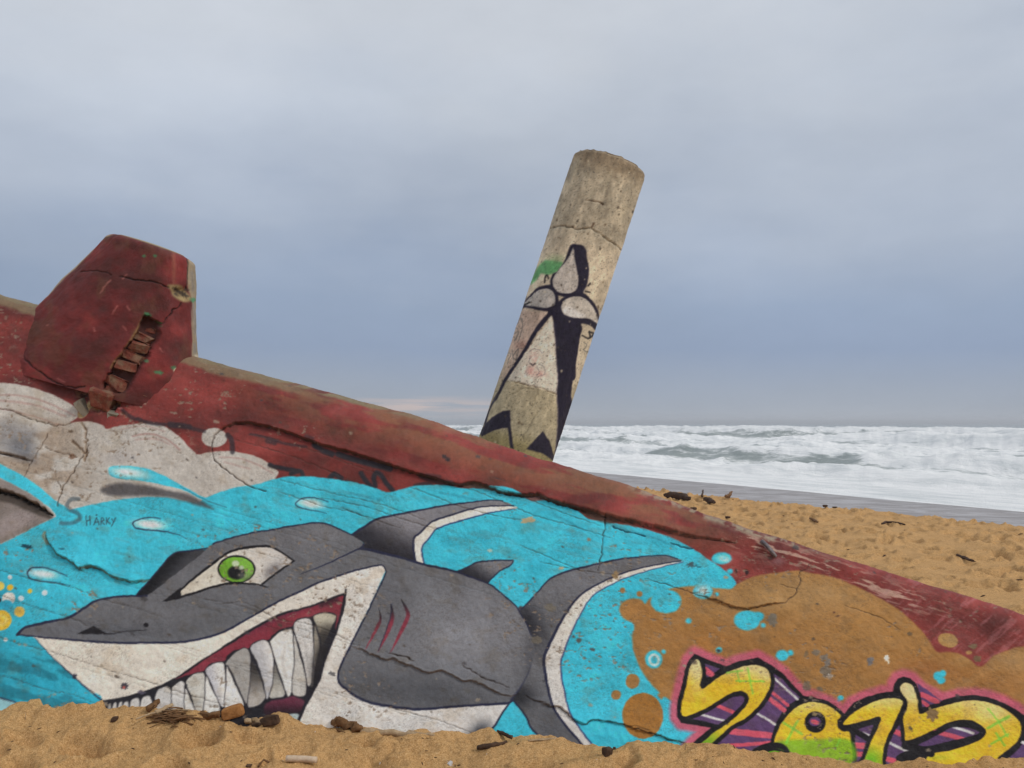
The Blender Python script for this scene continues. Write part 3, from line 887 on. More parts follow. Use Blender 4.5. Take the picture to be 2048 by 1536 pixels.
# --- cracks, joints between the shutter boards and broken edges: strokes, mostly dark brown, plus real relief
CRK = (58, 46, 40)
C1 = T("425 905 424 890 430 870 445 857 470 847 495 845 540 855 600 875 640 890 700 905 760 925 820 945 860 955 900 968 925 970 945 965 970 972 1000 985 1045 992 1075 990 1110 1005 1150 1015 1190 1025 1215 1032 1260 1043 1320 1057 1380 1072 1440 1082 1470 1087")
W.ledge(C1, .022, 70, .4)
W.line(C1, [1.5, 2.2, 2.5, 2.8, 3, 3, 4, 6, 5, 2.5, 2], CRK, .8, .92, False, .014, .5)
W.line(T("425 905 428 920 445 935 470 955 497 972 530 982"), 2, CRK, .8, .8, False, .012, .7)
W.poly(T("925 972 945 966 968 972 985 980 960 976"), (96, 84, 74), 1.5, .8)
W.poly(T("1048 992 1075 990 1095 998 1065 1002"), (110, 92, 88), 1.5, .7)
W.poly(T("1165 1020 1215 1033 1240 1040 1216 1046 1180 1034"), (64, 52, 44), 2, .75)
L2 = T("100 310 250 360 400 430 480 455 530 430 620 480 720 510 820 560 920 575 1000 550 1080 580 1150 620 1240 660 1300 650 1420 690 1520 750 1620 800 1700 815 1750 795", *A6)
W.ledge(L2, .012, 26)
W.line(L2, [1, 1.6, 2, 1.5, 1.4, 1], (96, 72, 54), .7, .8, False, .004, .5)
W.line(L2 + [0, -3.5], [.5, 2.5, 3, 2, 1], (128, 127, 128), 1.4, .45, False, 0, .8)
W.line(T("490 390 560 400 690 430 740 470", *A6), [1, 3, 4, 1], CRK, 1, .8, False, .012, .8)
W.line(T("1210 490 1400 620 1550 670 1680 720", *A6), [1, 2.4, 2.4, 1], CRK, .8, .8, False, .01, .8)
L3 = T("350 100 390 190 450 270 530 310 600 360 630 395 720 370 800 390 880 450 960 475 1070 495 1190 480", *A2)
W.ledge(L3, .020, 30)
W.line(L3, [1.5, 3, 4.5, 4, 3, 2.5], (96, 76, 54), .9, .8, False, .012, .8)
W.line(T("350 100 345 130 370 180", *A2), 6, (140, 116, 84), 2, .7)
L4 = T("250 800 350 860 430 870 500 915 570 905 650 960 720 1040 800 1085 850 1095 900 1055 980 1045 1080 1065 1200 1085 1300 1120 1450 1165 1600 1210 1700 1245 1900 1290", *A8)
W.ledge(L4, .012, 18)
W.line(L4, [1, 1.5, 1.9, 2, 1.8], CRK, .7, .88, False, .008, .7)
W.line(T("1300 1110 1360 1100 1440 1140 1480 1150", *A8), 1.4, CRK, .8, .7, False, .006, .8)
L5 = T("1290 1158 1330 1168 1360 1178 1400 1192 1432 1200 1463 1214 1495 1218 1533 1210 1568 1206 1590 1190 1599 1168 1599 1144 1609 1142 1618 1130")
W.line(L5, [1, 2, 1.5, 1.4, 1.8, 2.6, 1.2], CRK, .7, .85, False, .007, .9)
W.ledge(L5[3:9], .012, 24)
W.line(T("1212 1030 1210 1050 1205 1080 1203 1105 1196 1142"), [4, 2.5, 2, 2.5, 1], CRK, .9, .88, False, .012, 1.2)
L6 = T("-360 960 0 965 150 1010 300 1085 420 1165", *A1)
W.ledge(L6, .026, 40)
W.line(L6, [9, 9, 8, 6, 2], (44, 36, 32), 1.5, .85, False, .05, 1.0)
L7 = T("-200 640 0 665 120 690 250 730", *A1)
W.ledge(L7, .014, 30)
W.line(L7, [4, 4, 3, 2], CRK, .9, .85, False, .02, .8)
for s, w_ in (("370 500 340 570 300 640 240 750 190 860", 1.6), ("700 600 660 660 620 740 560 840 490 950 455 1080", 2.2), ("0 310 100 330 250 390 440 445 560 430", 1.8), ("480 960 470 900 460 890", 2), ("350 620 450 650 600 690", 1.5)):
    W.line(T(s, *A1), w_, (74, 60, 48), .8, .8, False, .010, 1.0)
for s in ("160 845 170 855 168 880 172 905 166 920", "140 880 158 892 170 912"):
    W.line(T(s), 5, (104, 78, 54), 1.8, .7, True, .01, 1.5)
joints = ["-60 1122 0 1140 60 1157 120 1168 160 1180 205 1198 270 1216 330 1236", "-60 1170 0 1190 40 1204 90 1220 135 1233 185 1255 240 1266", "-60 1256 0 1275 50 1290 100 1303 210 1338 320 1370 345 1380 420 1402 480 1418",
          "-60 1332 0 1350 40 1362 70 1372 105 1383 140 1388 205 1412", "380 1190 420 1200 470 1208 505 1220 540 1228", "440 1208 480 1204 510 1214 560 1240 600 1244",
          "640 995 720 1010 800 1036 880 1060", "560 985 640 1010 700 1022 740 1040", "822 975 870 992 920 1012 985 1030 1040 1040", "915 970 960 985 1023 1012 1080 1034 1160 1056 1220 1075", "985 975 1060 1000 1140 1030 1200 1050",
          "680 1014 740 1036 800 1056", "1040 1090 1110 1120 1175 1148", "1080 1124 1150 1140 1230 1150", "780 1416 830 1428 880 1442 930 1460 960 1474", "500 868 560 882 640 906 760 950", "470 880 560 905 640 935 700 960", "560 960 660 985 760 1008 850 1040",
          "595 1244 640 1255 680 1272 702 1284", "1690 1212 1760 1236 1800 1260", "1560 1170 1600 1180"]
for s in joints:
    W.line(T(s), [.9, 1.7, 1.3, 1.7, .8], (62, 56, 52), .8, .62, True, .005, .6)
for i in range(14):        # faint rows of board marks
    y0 = 960 + 52 * i + rng.normal(0, 8)
    W.line(np.array([(x, y0 + .295 * (x - 300)) for x in (0, 200, 420, 700)]) + [rng.uniform(-60, 800), 0], 1.2, (60, 70, 74), .9, .28, True, .003, .9)
for s, w_ in (("1225 1052 1245 1060 1290 1072", 3), ("1340 1085 1360 1092 1385 1098", 3), ("1390 1130 1400 1135", 3), ("985 955 1010 962", 1)):
    W.line(T(s), w_, (30, 60, 74), 1, .7, True, .008, .8)

# --- spots where the paint has come off
for cx, cy, rx, ry, c, a in ((1101, 1216, 11, 7.5, (104, 98, 88), .95), (1073, 1280, 10, 8, (100, 94, 84), .95), (1231, 1150, 6.5, 8.5, (136, 112, 78), .95), (1055, 1040, 14, 5.5, (178, 158, 120), .95), (1178, 1079, 4, 3.5, (140, 110, 86), .9),
                             (1158, 1281, 6, 5, (84, 78, 72), .9), (1147, 1273, 3, 2.5, (84, 78, 72), .9), (1185, 1300, 5, 3.2, (74, 68, 66), .9), (1452, 1155, 4.5, 3, (160, 140, 110), .9), (1544, 1240, 10, 12, (116, 110, 98), .95), (1612, 1308, 4, 7, (104, 88, 66), .8),
                             (1632, 1305, 9, 6, (112, 102, 88), .9), (1648, 1315, 9, 6, (118, 110, 100), .9), (1655, 1325, 6, 9, (120, 114, 108), .9), (1652, 1344, 11, 11, (116, 106, 92), .9), (1660, 1352, 6, 4, (196, 190, 180), .9), (1614, 1372, 8, 10, (104, 94, 82), .8),
                             (1640, 1378, 6, 4, (108, 98, 84), .8), (1740, 1322, 6, 8, (104, 104, 108), .9), (1773, 1317, 5, 6, (220, 212, 196), .95), (1777, 1325, 1.5, 4, (220, 212, 196), .9), (1866, 1428, 11, 13, (122, 98, 66), .97), (1818, 1268, 5, 4, (90, 74, 54), .8), (1944, 1293, 8, 5, (110, 96, 68), .85),
                             (1953, 1318, 9, 6, (108, 94, 66), .85), (980, 1101, 5, 3, (196, 186, 160), .7), (1123, 1137, 6, 3, (176, 150, 110), .9), (248, 1372, 7, 7, (52, 48, 58), .9), (247, 1375, 3, 3, (196, 96, 84), .9), (186, 1365, 5, 7, (196, 190, 182), .5),
                             (283, 1385, 8, 4, (90, 84, 100), .9), (147, 1352, 4, 5, (40, 40, 54), .9), (52, 1092, 11, 4, (20, 52, 66), .9), (125, 1098, 6, 2, (24, 76, 92), .8), (140, 862, 5, 3, (86, 68, 50), .8), (142, 912, 7, 6, (108, 78, 58), .8), (890, 915, 5, 4, (44, 40, 44), .9), (897, 921, 5, 4, (44, 40, 44), .9),
                             (1472, 1142, 2, 4, BLK, .8), (1493, 1145, 3, 5, BLK, .8), (1437, 1302, 4, 3.5, (54, 50, 50), .9), (1629, 1428, 5, 5, (130, 112, 80), .95), (1668, 1225, 2, 2, (70, 40, 36), .9), (1675, 1232, 4, 1.5, (80, 54, 40), .9), (1368, 1332, 4, 3, (150, 140, 120), .9), (400, 1285, 0, 0, BLK, 0)):
    if rx:
        W.ell(cx, cy, rx, ry, c, .9, a, rng.uniform(-20, 20), .55)
for i in range(230):
    x, y = rng.uniform(-60, 2080), rng.uniform(620, 1520)
    r = abs(rng.normal(0, 1.5)) + .7
    W.ell(x, y, r * 1.5, r, [(70, 60, 52), (150, 136, 116), (60, 58, 60)][i % 3], .8, .75, rng.uniform(0, 40), .8)
W.line(T("1524 1084 1535 1096 1548 1112"), [7, 6, 4], (92, 86, 92), 1.5, .9)
W.glow(1556, 1122, 14, 8, (150, 118, 122), .5)

# --- broken concrete under the tower stub
brk = np.exp(-(((X - 215 - .35 * (Y - 800)) / 62) ** 2 + ((Y - 786) / 48) ** 2))
nb = fbm(X / 13, Y / 9, 4, 61)
mb = sstep(.42, .56, nb) * sstep(.25, .6, brk)
mixc = np.where((fbm(X / 8, Y / 8, 3, 62) > .5)[..., None], np.array((150, 126, 92)), np.array((80, 52, 44)))
W.c[:] = W.c * (1 - .85 * mb[..., None]) + mixc * .85 * mb[..., None]
pkm = sstep(.56, .66, fbm(X / 10, Y / 6, 3, 63)) * sstep(.3, .7, brk)
W.c[:] = W.c * (1 - .6 * pkm[..., None]) + np.array((184, 128, 130)) * .6 * pkm[..., None]
W.z -= .035 * sstep(.3, .75, brk) * sstep(.46, .56, nb)
W.poly(T("155 828 172 808 182 795 190 790 184 806 172 830 160 836"), (162, 142, 104), 1.5)
W.line(T("195 805 205 815 222 818 230 806"), 9, (52, 40, 34), 3, .85, True, .02)
W.ell(270, 746, 30, 5, (172, 158, 132), 2, .7, 20, .6)

# --- weathering over everything
W.c *= (1 + .16 * (fbm(X / 34, Y / 30, 5, 71) - .5) + .10 * (fbm(X / 7, Y / 6, 3, 72) - .5) + .10 * (fbm(X / 1.8, Y / 1.8, 2, 73) - .5))[..., None]
dirt = sstep(.58, .78, fbm(X / 26, Y / 20, 5, 74)) * .20
W.c[:] = W.c * (1 - dirt[..., None]) + np.array((104, 88, 66)) * dirt[..., None] * (W.c.mean(2, keepdims=True) / 130)
fl = sstep(.665, .70, fbm(X / 10, Y / 7, 5, 81, .6)) * sstep(.48, .62, fbm(X / 150, Y / 110, 3, 82))
W.c[:] = W.c * (1 - .8 * fl[..., None]) + np.array((128, 112, 96)) * .8 * fl[..., None]
W.z -= fl * .003
# thinly covered spots: the older coat shows through
th_ = sstep(.52, .72, fbm((X + Y) / 22, (Y - .3 * X) / 12, 5, 83)) * .07
W.c[:] = W.c * (1 - th_[..., None]) + (W.c.mean(2, keepdims=True) * .6 + 50) * th_[..., None]
pit = vnoise(X / 1.6, Y / 1.4, 75) * (.72 + .36 * sstep(.3, .8, fbm(X / 60, Y / 50, 3, 76)))
pm = sstep(.66, .76, pit) * .20
W.c[:] = W.c * (1 - pm[..., None]) + np.array((56, 50, 46)) * pm[..., None]
W.z -= pm * .004
print('mural painted')
# ================================================================== materials
def paint_material(name, bump=0.5):
    m = N(name)
    col = m.attr('paint')
    fine = m.noise(90, 4, .6)
    col = m.mix(.22, col, m.ramp(fine, (.25, .72), (.5, 1.0), (.8, 1.16)), 'MULTIPLY')
    spk = m.ramp(m.noise(260, 2, .6), (.60, 0.0), (.72, 1.0))
    col = m.mix(m.math('MULTIPLY', spk, .10), col, (.10, .085, .07))
    h = m.math('ADD', m.math('MULTIPLY', m.noise(140, 4, .65), .6), m.math('MULTIPLY', m.noise(28, 4, .6), .9))
    m.bump(h, bump, .006)
    return m.fin(col, m.ramp(m.noise(14, 3), (.3, .62), (.7, .86)), .28)


M_WALL = paint_material('painted_concrete')
M_COL = paint_material('weathered_concrete', .6)
m = N('bare_concrete')
M_ROOF = m.fin(m.ramp(m.noise(5, 6, .65), (.3, (.13, .11, .08)), (.55, (.22, .19, .145)), (.8, (.30, .27, .21))), .9)

# ================================================================== the bunker
LEAN = math.tan(R(22))
YAW = -0.08
NRM = np.array([YAW, -1.0, LEAN])
NRM = NRM / np.linalg.norm(NRM)


def yplane(x, z):
    return 4.2 + YAW * x + LEAN * z


def on_wall(px, py):
    v = ray(px, py)
    t = (4.2 + LEAN * EYE[2] - EYE[1] + YAW * EYE[0]) / (v[1] - YAW * v[0] - LEAN * v[2])
    return EYE + t * v


# line where the sand meets the wall
SANDLINE = T("0 1418 30 1410 62 1407 85 1414 105 1402 130 1416 180 1422 220 1428 262 1424 330 1424 400 1428 480 1434 540 1440 575 1434 620 1446 700 1458 800 1463 880 1467 940 1474 985 1463 1020 1474 1080 1478 1180 1485 1240 1484 1275 1476 1330 1482 1375 1494 1420 1492 1470 1502 1560 1512 1610 1508 1700 1514 1760 1522 1800 1512 1840 1504 1900 1514 1970 1508 2048 1520")
_sl = np.array([on_wall(x, y) for x, y in SANDLINE])
SLX, SLZ = np.r_[-9, _sl[:, 0], 9], np.r_[_sl[0, 2], _sl[:, 2], _sl[-1, 2]]
# roof edge as surveyed
ROOF = T("-200 520 0 585 80 608 390 708 540 751 700 795 830 836 960 875 1110 925 1240 968 1340 1006 1450 1043 1560 1078 1700 1120 1850 1166 1950 1198 2048 1235 2200 1290 2600 1440")
NF, NA, NR = 400, 56, 18


def profile(xs, zt, nf=NF, na=NA, nr=NR):
    """cross-section: sloping front, rounded shoulder, roof falling away to the back"""
    xs = np.asarray(xs)[None, :]
    zt = np.asarray(zt)[None, :]
    zb = np.minimum(np.interp(xs, SLX, SLZ) - .16, zt - .08)
    rad = .30 + (.10 - .30) * sstep(.7, 1.25, xs) - .14 * sstep(-.9, -1.7, xs)
    a0, a1 = math.pi / 2 - R(22), -R(17)
    # the shoulder starts a little below the roof edge
    zs = zt - rad * .60
    zs = np.maximum(zs, zb + .02)
    t = np.linspace(0, 1, nf)[:, None]
    zf = zb + (zs - zb) * t
    P = [np.stack([xs + 0 * zf, yplane(xs, zf), zf], -1)]
    yc, zc = yplane(xs, zs), zs
    a = a0 + (a1 - a0) * np.linspace(0, 1, na + 1)[1:, None]
    ya = yc + rad * (np.sin(a0) - np.sin(a))
    # moving along the arc: direction angle a measured from +y upward
    ya = yc + rad * (math.sin(a0) - np.sin(a))
    za = zc + rad * (np.cos(a) - math.cos(a0))
    P.append(np.stack([xs + 0 * ya, ya, za], -1))
    s = (np.linspace(0, 1, nr + 1)[1:, None]) ** 1.5 * 1.7
    yr = ya[-1:] + s * math.cos(a1)
    zr = za[-1:] + s * math.sin(a1)
    P.append(np.stack([xs + 0 * yr, yr, zr], -1))
    zd = np.minimum(zr[-1:] - .1, -.3) + 0 * xs
    P.append(np.stack([xs, yr[-1:] + .25, zd], -1))
    return np.concatenate(P, 0)


# fit the shoulder height along the wall to the surveyed roof edge
xk = np.linspace(-4.4, 3.9, 90)
zk = np.interp(xk, [-3.5, 2.5], [2.4, .55])
zk = 1.45 - .31 * (xk - .3)
for it in range(7):
    P = profile(xk, zk, 40, 60, 12)[:-1]
    px, py = proj(P)
    i = np.argmin(py, 0)
    j = np.arange(len(xk))
    tgt = np.interp(px[i, j], ROOF[:, 0], ROOF[:, 1])
    zk = zk - (tgt - py[i, j]) * P[i, j, 1] / FOC * .9
xs = np.unique(np.concatenate([np.linspace(-6.2, -3.7, 24), np.linspace(-3.7, 2.75, 1260), np.linspace(2.75, 5.2, 40)]))
zt = np.interp(xs, xk, zk)
zt = np.where(xs < xk[0], zk[0] + (zk[1] - zk[0]) / (xk[1] - xk[0]) * (xs - xk[0]), zt)
zt = np.where(xs > xk[-1], zk[-1] + (zk[-1] - zk[-2]) / (xk[-1] - xk[-2]) * (xs - xk[-1]), zt)
kk = np.hanning(31)
zt = np.convolve(np.pad(zt, 15, 'edge'), kk / kk.sum(), 'valid')
P = profile(xs, zt)
px, py = proj(P)
wpx = px + 2.2 * (fbm(px / 9, py / 9, 3, 211) - .5)
wpy = py + 2.2 * (fbm(px / 9 + 40, py / 9, 3, 212) - .5)
rgb, dz = W.sample(wpx, wpy)
# surface normals of the undisturbed section
dpu = np.gradient(P, axis=1)
dpv = np.gradient(P, axis=0)
nn = np.cross(dpu, dpv)
nn /= np.linalg.norm(nn, axis=-1, keepdims=True) + 1e-9
rows = np.arange(P.shape[0])[:, None]
hid = sstep(NF + NA * .72, NF + NA * .86, rows + 0 * px)          # the roof itself is bare mossy concrete
und = (fbm(P[..., 0] * 1.6, P[..., 2] * 1.6 + P[..., 1], 3, 201) - .5) * .05 + (fbm(P[..., 0] * 7, P[..., 2] * 9, 3, 202) - .5) * .012 + (fbm(P[..., 0] * 60, P[..., 2] * 60, 3, 203) - .5) * .004
off = np.where(rows < NF + NA, (dz * (1 - hid) + und), und)
off[-1] = 0
P = P + nn * off[..., None]
conc = np.array((110, 98, 76)) * (1 + .5 * (fbm(P[..., 0] * 5, P[..., 1] * 5, 4, 204) - .5))[..., None]
out = np.maximum(hid, np.maximum(sstep(-60, -88, px), sstep(2110, 2138, px)))[..., None]
rgb = rgb * (1 - out) + conc * out
col = albedo(rgb)
Hh, Wd = P.shape[:2]
bunker = empty('bunker', (0, 5.0, 0))
tag(bunker, 'sunken concrete bunker with red roof edge and a grey shark painted on its wall', 'bunker')
cut = NF + NA
mesh_obj('front_wall', P[:cut].reshape(-1, 3), grid_faces(cut, Wd), M_WALL, bunker, True, {'paint': col[:cut].reshape(-1, 3)})
cs = np.r_[0:Wd:6, Wd - 1]
mesh_obj('roof', P[cut - 1:, cs].reshape(-1, 3), grid_faces(Hh - cut + 1, len(cs)), M_ROOF, bunker, True)
# closed left end of the block
endp = P[:, 0]
cen = endp.mean(0)
vv = np.concatenate([endp, cen[None]])
ff = np.array([[i + 1, i, len(endp)] for i in range(len(endp) - 1)])
mesh_obj('end_wall', vv, ff, M_ROOF, bunker, False)
WALLP, WPX, WPY = P[:cut], px[:cut], py[:cut]

# a length of grey steel bar stuck to the edge
def tube(pts, rad, sides=9, seed=0, rough=.12, closed=True):
    """irregular round stick along a polyline -> (V, F quads as two-tri safe quads)"""
    pts = np.asarray(pts, float)
    n = len(pts)
    d = np.gradient(pts, axis=0)
    d /= np.linalg.norm(d, axis=1, keepdims=True) + 1e-9
    ref = np.array([0, 0, 1.0]) if abs(d[:, 2]).max() < .9 else np.array([1.0, 0, 0])
    a = np.cross(d, ref)
    a /= np.linalg.norm(a, axis=1, keepdims=True) + 1e-9
    b = np.cross(a, d)
    rad = np.interp(np.linspace(0, 1, n), np.linspace(0, 1, len(rad)), rad) if np.ndim(rad) else np.full(n, rad)
    r_ = np.random.default_rng(seed + 100)
    th = np.linspace(0, 2 * math.pi, sides, endpoint=False)
    rib = 1 + rough * r_.normal(0, 1, sides)
    k = rad[:, None] * (rib[None] + rough * .7 * r_.normal(0, 1, (n, sides)))
    V = pts[:, None] + a[:, None] * (np.cos(th)[None] * k)[..., None] + b[:, None] * (np.sin(th)[None] * k)[..., None]
    V = V.reshape(-1, 3)
    F = grid_faces(n, sides, True, False)
    c0, c1 = len(V), len(V) + 1
    V = np.concatenate([V, pts[:1] - d[:1] * rad[0] * .25, pts[-1:] + d[-1:] * rad[-1] * .25])
    cap = [[c0, (j + 1) % sides, j, j] for j in range(sides)]
    o = (n - 1) * sides
    cap += [[c1, o + j, o + (j + 1) % sides, o + (j + 1) % sides] for j in range(sides)]
    return V, F, np.array(cap)


def stick(name, pts, rad, mat, parent=None, seed=0, sides=9, rough=.12):
    V, F, cap = tube(pts, rad, sides, seed, rough)
    F3 = np.concatenate([F[:, [0, 1, 2]], F[:, [0, 2, 3]], cap[:, :3]])
    return mesh_obj(name, V, F3, mat, parent, True)


m = N('rusty_steel')
M_STEEL = m.fin(m.ramp(m.noise(40, 4), (.35, (.10, .09, .10)), (.65, (.22, .19, .19))), .6, .4)


def wall_pt(x, y, lift=0.0):
    k = np.argmin((WPX - x) ** 2 + (WPY - y) ** 2)
    i, j = np.unravel_index(k, WPX.shape)
    return WALLP[i, j] + NRM * lift


stick('steel_bar', [wall_pt(1522, 1083, .01), wall_pt(1530, 1091, .02), wall_pt(1541, 1104, .02), wall_pt(1550, 1115, .008)], [.011, .011, .009], M_STEEL, bunker, 3)

# ------------------------------------------------------------------ leaning pillar
PC = Canvas(900, 270, 440, 720, (188, 174, 150))
X, Y = PC.X, PC.Y
B1 = (920, 280, 5.12)
B2 = (920, 460, 5.12)
B3 = (920, 660, 5.12)
# coordinates along the pillar: s up the axis, q across
ax_u = np.array([.314, -.949])
ax_v = np.array([.949, .314])
su = (X - 1033) * ax_u[0] + (Y - 895) * ax_u[1]
qv = (X - 1033) * ax_v[0] + (Y - 895) * ax_v[1]
g = fbm(qv / 22, su / 60, 5, 301)
PC.c[:] = PC.c * (1 + .35 * (g - .5))[..., None]
tp = sstep(400, 470, su + 25 * (fbm(qv / 14, su / 40, 3, 302) - .5))
PC.c[:] = PC.c * (1 - .75 * tp[..., None]) + (np.array((150, 140, 120)) * (1 + .7 * (fbm(qv / 12, su / 26, 4, 303) - .5))[..., None]) * .75 * tp[..., None]
te = sstep(560, 600, su + 20 * (fbm(qv / 10, su / 20, 3, 304) - .5))
PC.c[:] = PC.c * (1 - .7 * te[..., None]) + np.array((124, 108, 86)) * .7 * te[..., None]
lo = sstep(190, 120, su)
PC.c[:] = PC.c * (1 - .6 * lo[..., None]) + np.array((150, 138, 108)) * .6 * lo[..., None]
lm = sstep(40, 0, su) * .6
PC.c[:] = PC.c * (1 - lm[..., None]) + np.array((122, 108, 62)) * lm[..., None]
PC.poly(T("560 850 800 830 900 850 780 1050 640 1280 540 1450 400 1536 480 1280", *B2), (176, 148, 136), 6, .55)
PC.glow(1045, 690, 16, 10, (150, 104, 92), .5)
PC.poly(T("720 555 760 440 800 370 880 310 1000 320 1050 340 1000 420 900 460 830 450 780 510", *B2), (78, 150, 90), 2.5, .85)
PC.glow(1112, 518, 18, 9, (130, 160, 110), .5)
NV = (32, 28, 44)
PC.poly(T("1140 150 1245 155 1290 200 1300 290 1322 400 1305 540 1270 620 1230 690 1100 690 980 660 935 610 925 520 945 455 1000 420 1060 330 1100 240", *B2), NV, 1.3)
PC.poly(T("1160 185 1175 300 1197 420 1210 500 1200 590 1150 640 1060 650 990 620 950 550 960 480 1020 400 1090 310 1140 230", *B2), (178, 170, 160), 1)
PC.poly(T("600 860 645 760 720 660 800 590 900 563 960 585 1010 690 990 800 900 832 800 822 720 802 650 800", *B2), NV, 1.3)
PC.poly(T("660 745 760 650 840 605 910 605 960 650 975 730 950 780 870 800 780 785 650 765", *B2), (172, 166, 158), 1)
PC.poly(T("980 760 1060 690 1150 660 1260 648 1340 710 1400 790 1425 880 1430 960 1410 1040 1350 992 1290 965 1232 968 1225 1100 1190 1350 1170 1536 1000 1536 985 1250 965 1000 940 880 900 850 900 800", *B2), NV, 1.3)
PC.poly(T("960 -100 1230 -60 1225 100 1180 400 1150 560 1142 700 1145 800 1100 950 1050 1080 970 1345 960 1330 990 1100 1000 850 990 600 1000 300", *B3), NV, 1.3)
PC.poly(T("1040 770 1090 705 1180 680 1270 700 1340 760 1390 840 1418 960 1330 910 1200 900 1100 880 1055 840", *B2), (180, 172, 160), 1)
PC.poly(T("1060 800 1120 780 1200 830 1290 880 1200 895 1110 880 1065 845", *B2), (206, 202, 196), 3, .8)
PC.poly(np.concatenate([T("935 882 957 950 975 1150 1000 1536", *B2), T("985 655 900 622 700 572 590 532 480 520", *B3)]), (206, 196, 178), 1, 1, False)
PC.line(np.concatenate([T("925 850 790 1020 660 1240 470 1520", *B2), T("400 640 300 800 255 970", *B3)]), [9, 8, 6.5, 6, 5, 3], NV, 1.1)
PC.line(np.concatenate([T("960 960 985 1250 1000 1536", *B2), T("990 640 1000 850 990 1100 965 1320", *B3)]), 2.5, (96, 86, 96), 1.6, .6)
PC.poly(T("200 1060 250 970 330 890 440 830 512 822 522 1000 550 1220 512 1200 490 1005 430 1002 340 1032 220 1090", *B3), NV, 1.2, .93, False)
PC.poly(T("680 1220 770 1120 850 1035 912 1130 962 1290 965 1350 850 1265 740 1235", *B3), NV, 1.2, .93, False)
for s in ("870 540 875 480 895 465 905 500", "650 770 715 740", "1310 570 1335 545", "1285 630 1330 640"):
    PC.line(T(s, *B2), 3.2, BLK, .9, .9)
for s in ("1255 1080 1300 1105", "1325 1040 1335 1100 1310 1110", "1330 1045 1370 1060 1340 1100"):
    PC.line(T(s, *B2), 3, BLK, 1, .85)
for s in ("590 960 620 900 640 960 620 1060 590 1140", "560 1060 600 1040 575 1100 560 1130", "490 1260 520 1270 490 1330 480 1370", "530 1230 545 1330", "590 1220 540 1290 580 1340", "620 1210 660 1215", "600 1215 575 1330",
          "1270 1150 1300 1180 1270 1230 1310 1250", "560 1000 590 1010"):
    PC.line(T(s, *B2), 1.6, (80, 80, 78), .9, .75)
# a faint pink smudge with squiggles
PC.glow(1069, 712, 8, 12, (216, 160, 148), .8)
PC.glow(1062, 742, 9, 12, (216, 160, 148), .8)
PC.glow(1081, 748, 10, 6, (214, 158, 146), .7)
for s in ("1060 702 1068 697 1078 700 1084 706", "1062 712 1058 724 1064 728", "1078 728 1088 734 1090 748 1080 752", "1074 734 1078 744 1073 750", "1052 742 1054 750"):
    PC.line(T(s), 1.1, (70, 66, 74), .8, .7)
PC.line(T("1060 727 1066 730 1071 726"), 2, BLK, .9, .9)
# casting joint round the pillar and other cracks
CJ = T("910 905 1050 882 1200 912 1340 912 1450 975 1560 1055 1650 1120", *B1)
PC.line(CJ, [1.5, 3, 2, 2.4, 3, 1.5], (92, 84, 68), 1, .85, True, .010, 1)
PC.line(T("470 520 590 532 700 570 900 622 990 660", *B3), [1.2, 2, 1.6, 2], (110, 90, 66), .9, .8, True, .008, .8)
PC.line(T("1290 620 1400 630 1470 660", *B1), [1, 2, 3.5], (80, 60, 44), 1, .85, True, .01, .8)
PC.line(T("1350 890 1370 855", *B1), 4, (84, 64, 46), 1, .85)
PC.line(T("1000 1000 1030 1002", *B1), 1.5, (90, 76, 60), .9, .8)
for s in ("800 620 770 700 745 780", "640 1150 720 960 820 800", "540 650 640 600 760 600", "340 720 420 620"):
    PC.line(T(s, *B3), 2, (104, 94, 72), 1.5, .6, True, .004, 1)
for s in ("1480 520 1520 400 1560 300", "1330 600 1380 480", "1130 480 1200 260 1220 190", "1060 700 1090 650", "1640 800 1700 690"):
    PC.line(T(s, *B1), 3.5, (186, 174, 146), 3, .5)
for i in range(110):
    s_, q_ = rng.uniform(-10, 600), rng.uniform(-74, 74)
    r = abs(rng.normal(0, .8)) + .6
    PC.ell(1033 + s_ * ax_u[0] + q_ * ax_v[0], 895 + s_ * ax_u[1] + q_ * ax_v[1], r, r * 1.4, [(84, 70, 52), (66, 58, 48), (200, 186, 158)][i % 3], .8, .8, 20, .6)
PC.c *= (1 + .42 * (fbm(qv / 7, su / 13, 5, 311, .6) - .5) + .16 * (fbm(X / 1.8, Y / 1.8, 2, 312) - .5))[..., None]
pit = vnoise(X / 1.5, Y / 1.5, 313) 
PC.c *= (1 - .4 * sstep(.80, .90, pit))[..., None]

DEP = 5.75
v0, v1 = ray(1033, 895), ray(1218.5, 334)
c_bot = EYE + v0 * DEP
c_top = EYE + v1 * (DEP + .16)
ax = c_top - c_bot
Lc = np.linalg.norm(ax)
ax /= Lc
e1 = np.cross(ax, [0, 1.0, 0])
e1 /= np.linalg.norm(e1)
e2 = np.cross(ax, e1)
RAD0 = 76.5 * DEP / FOC
nth, nh = 260, 420
th = np.linspace(0, 2 * math.pi, nth, endpoint=False)
hs = np.linspace(-.62, Lc, nh)[:, None]
rim = .016 * (fbm(np.cos(th) * 9 + 20, np.sin(th) * 9 + 20, 4, 320) - .5)
chip = np.clip(hs - (Lc - .012), 0, 1) / .012
rr = RAD0 * (1 + .0 * hs) - .010 * chip ** 2
hh = hs + rim[None] * sstep(Lc - .25, Lc, hs)
Pc = c_bot + hh[..., None] * ax + (rr * np.cos(th))[..., None] * e1 + (rr * np.sin(th))[..., None] * e2
px, py = proj(Pc)
rgb, dz = PC.sample(px + 1.8 * (fbm(px / 7, py / 7, 3, 213) - .5), py + 1.8 * (fbm(px / 7 + 9, py / 7, 3, 214) - .5))
nrm_c = np.cos(th)[None, :, None] * e1 + np.sin(th)[None, :, None] * e2 + 0 * Pc
view = EYE - Pc
view /= np.linalg.norm(view, axis=-1, keepdims=True)
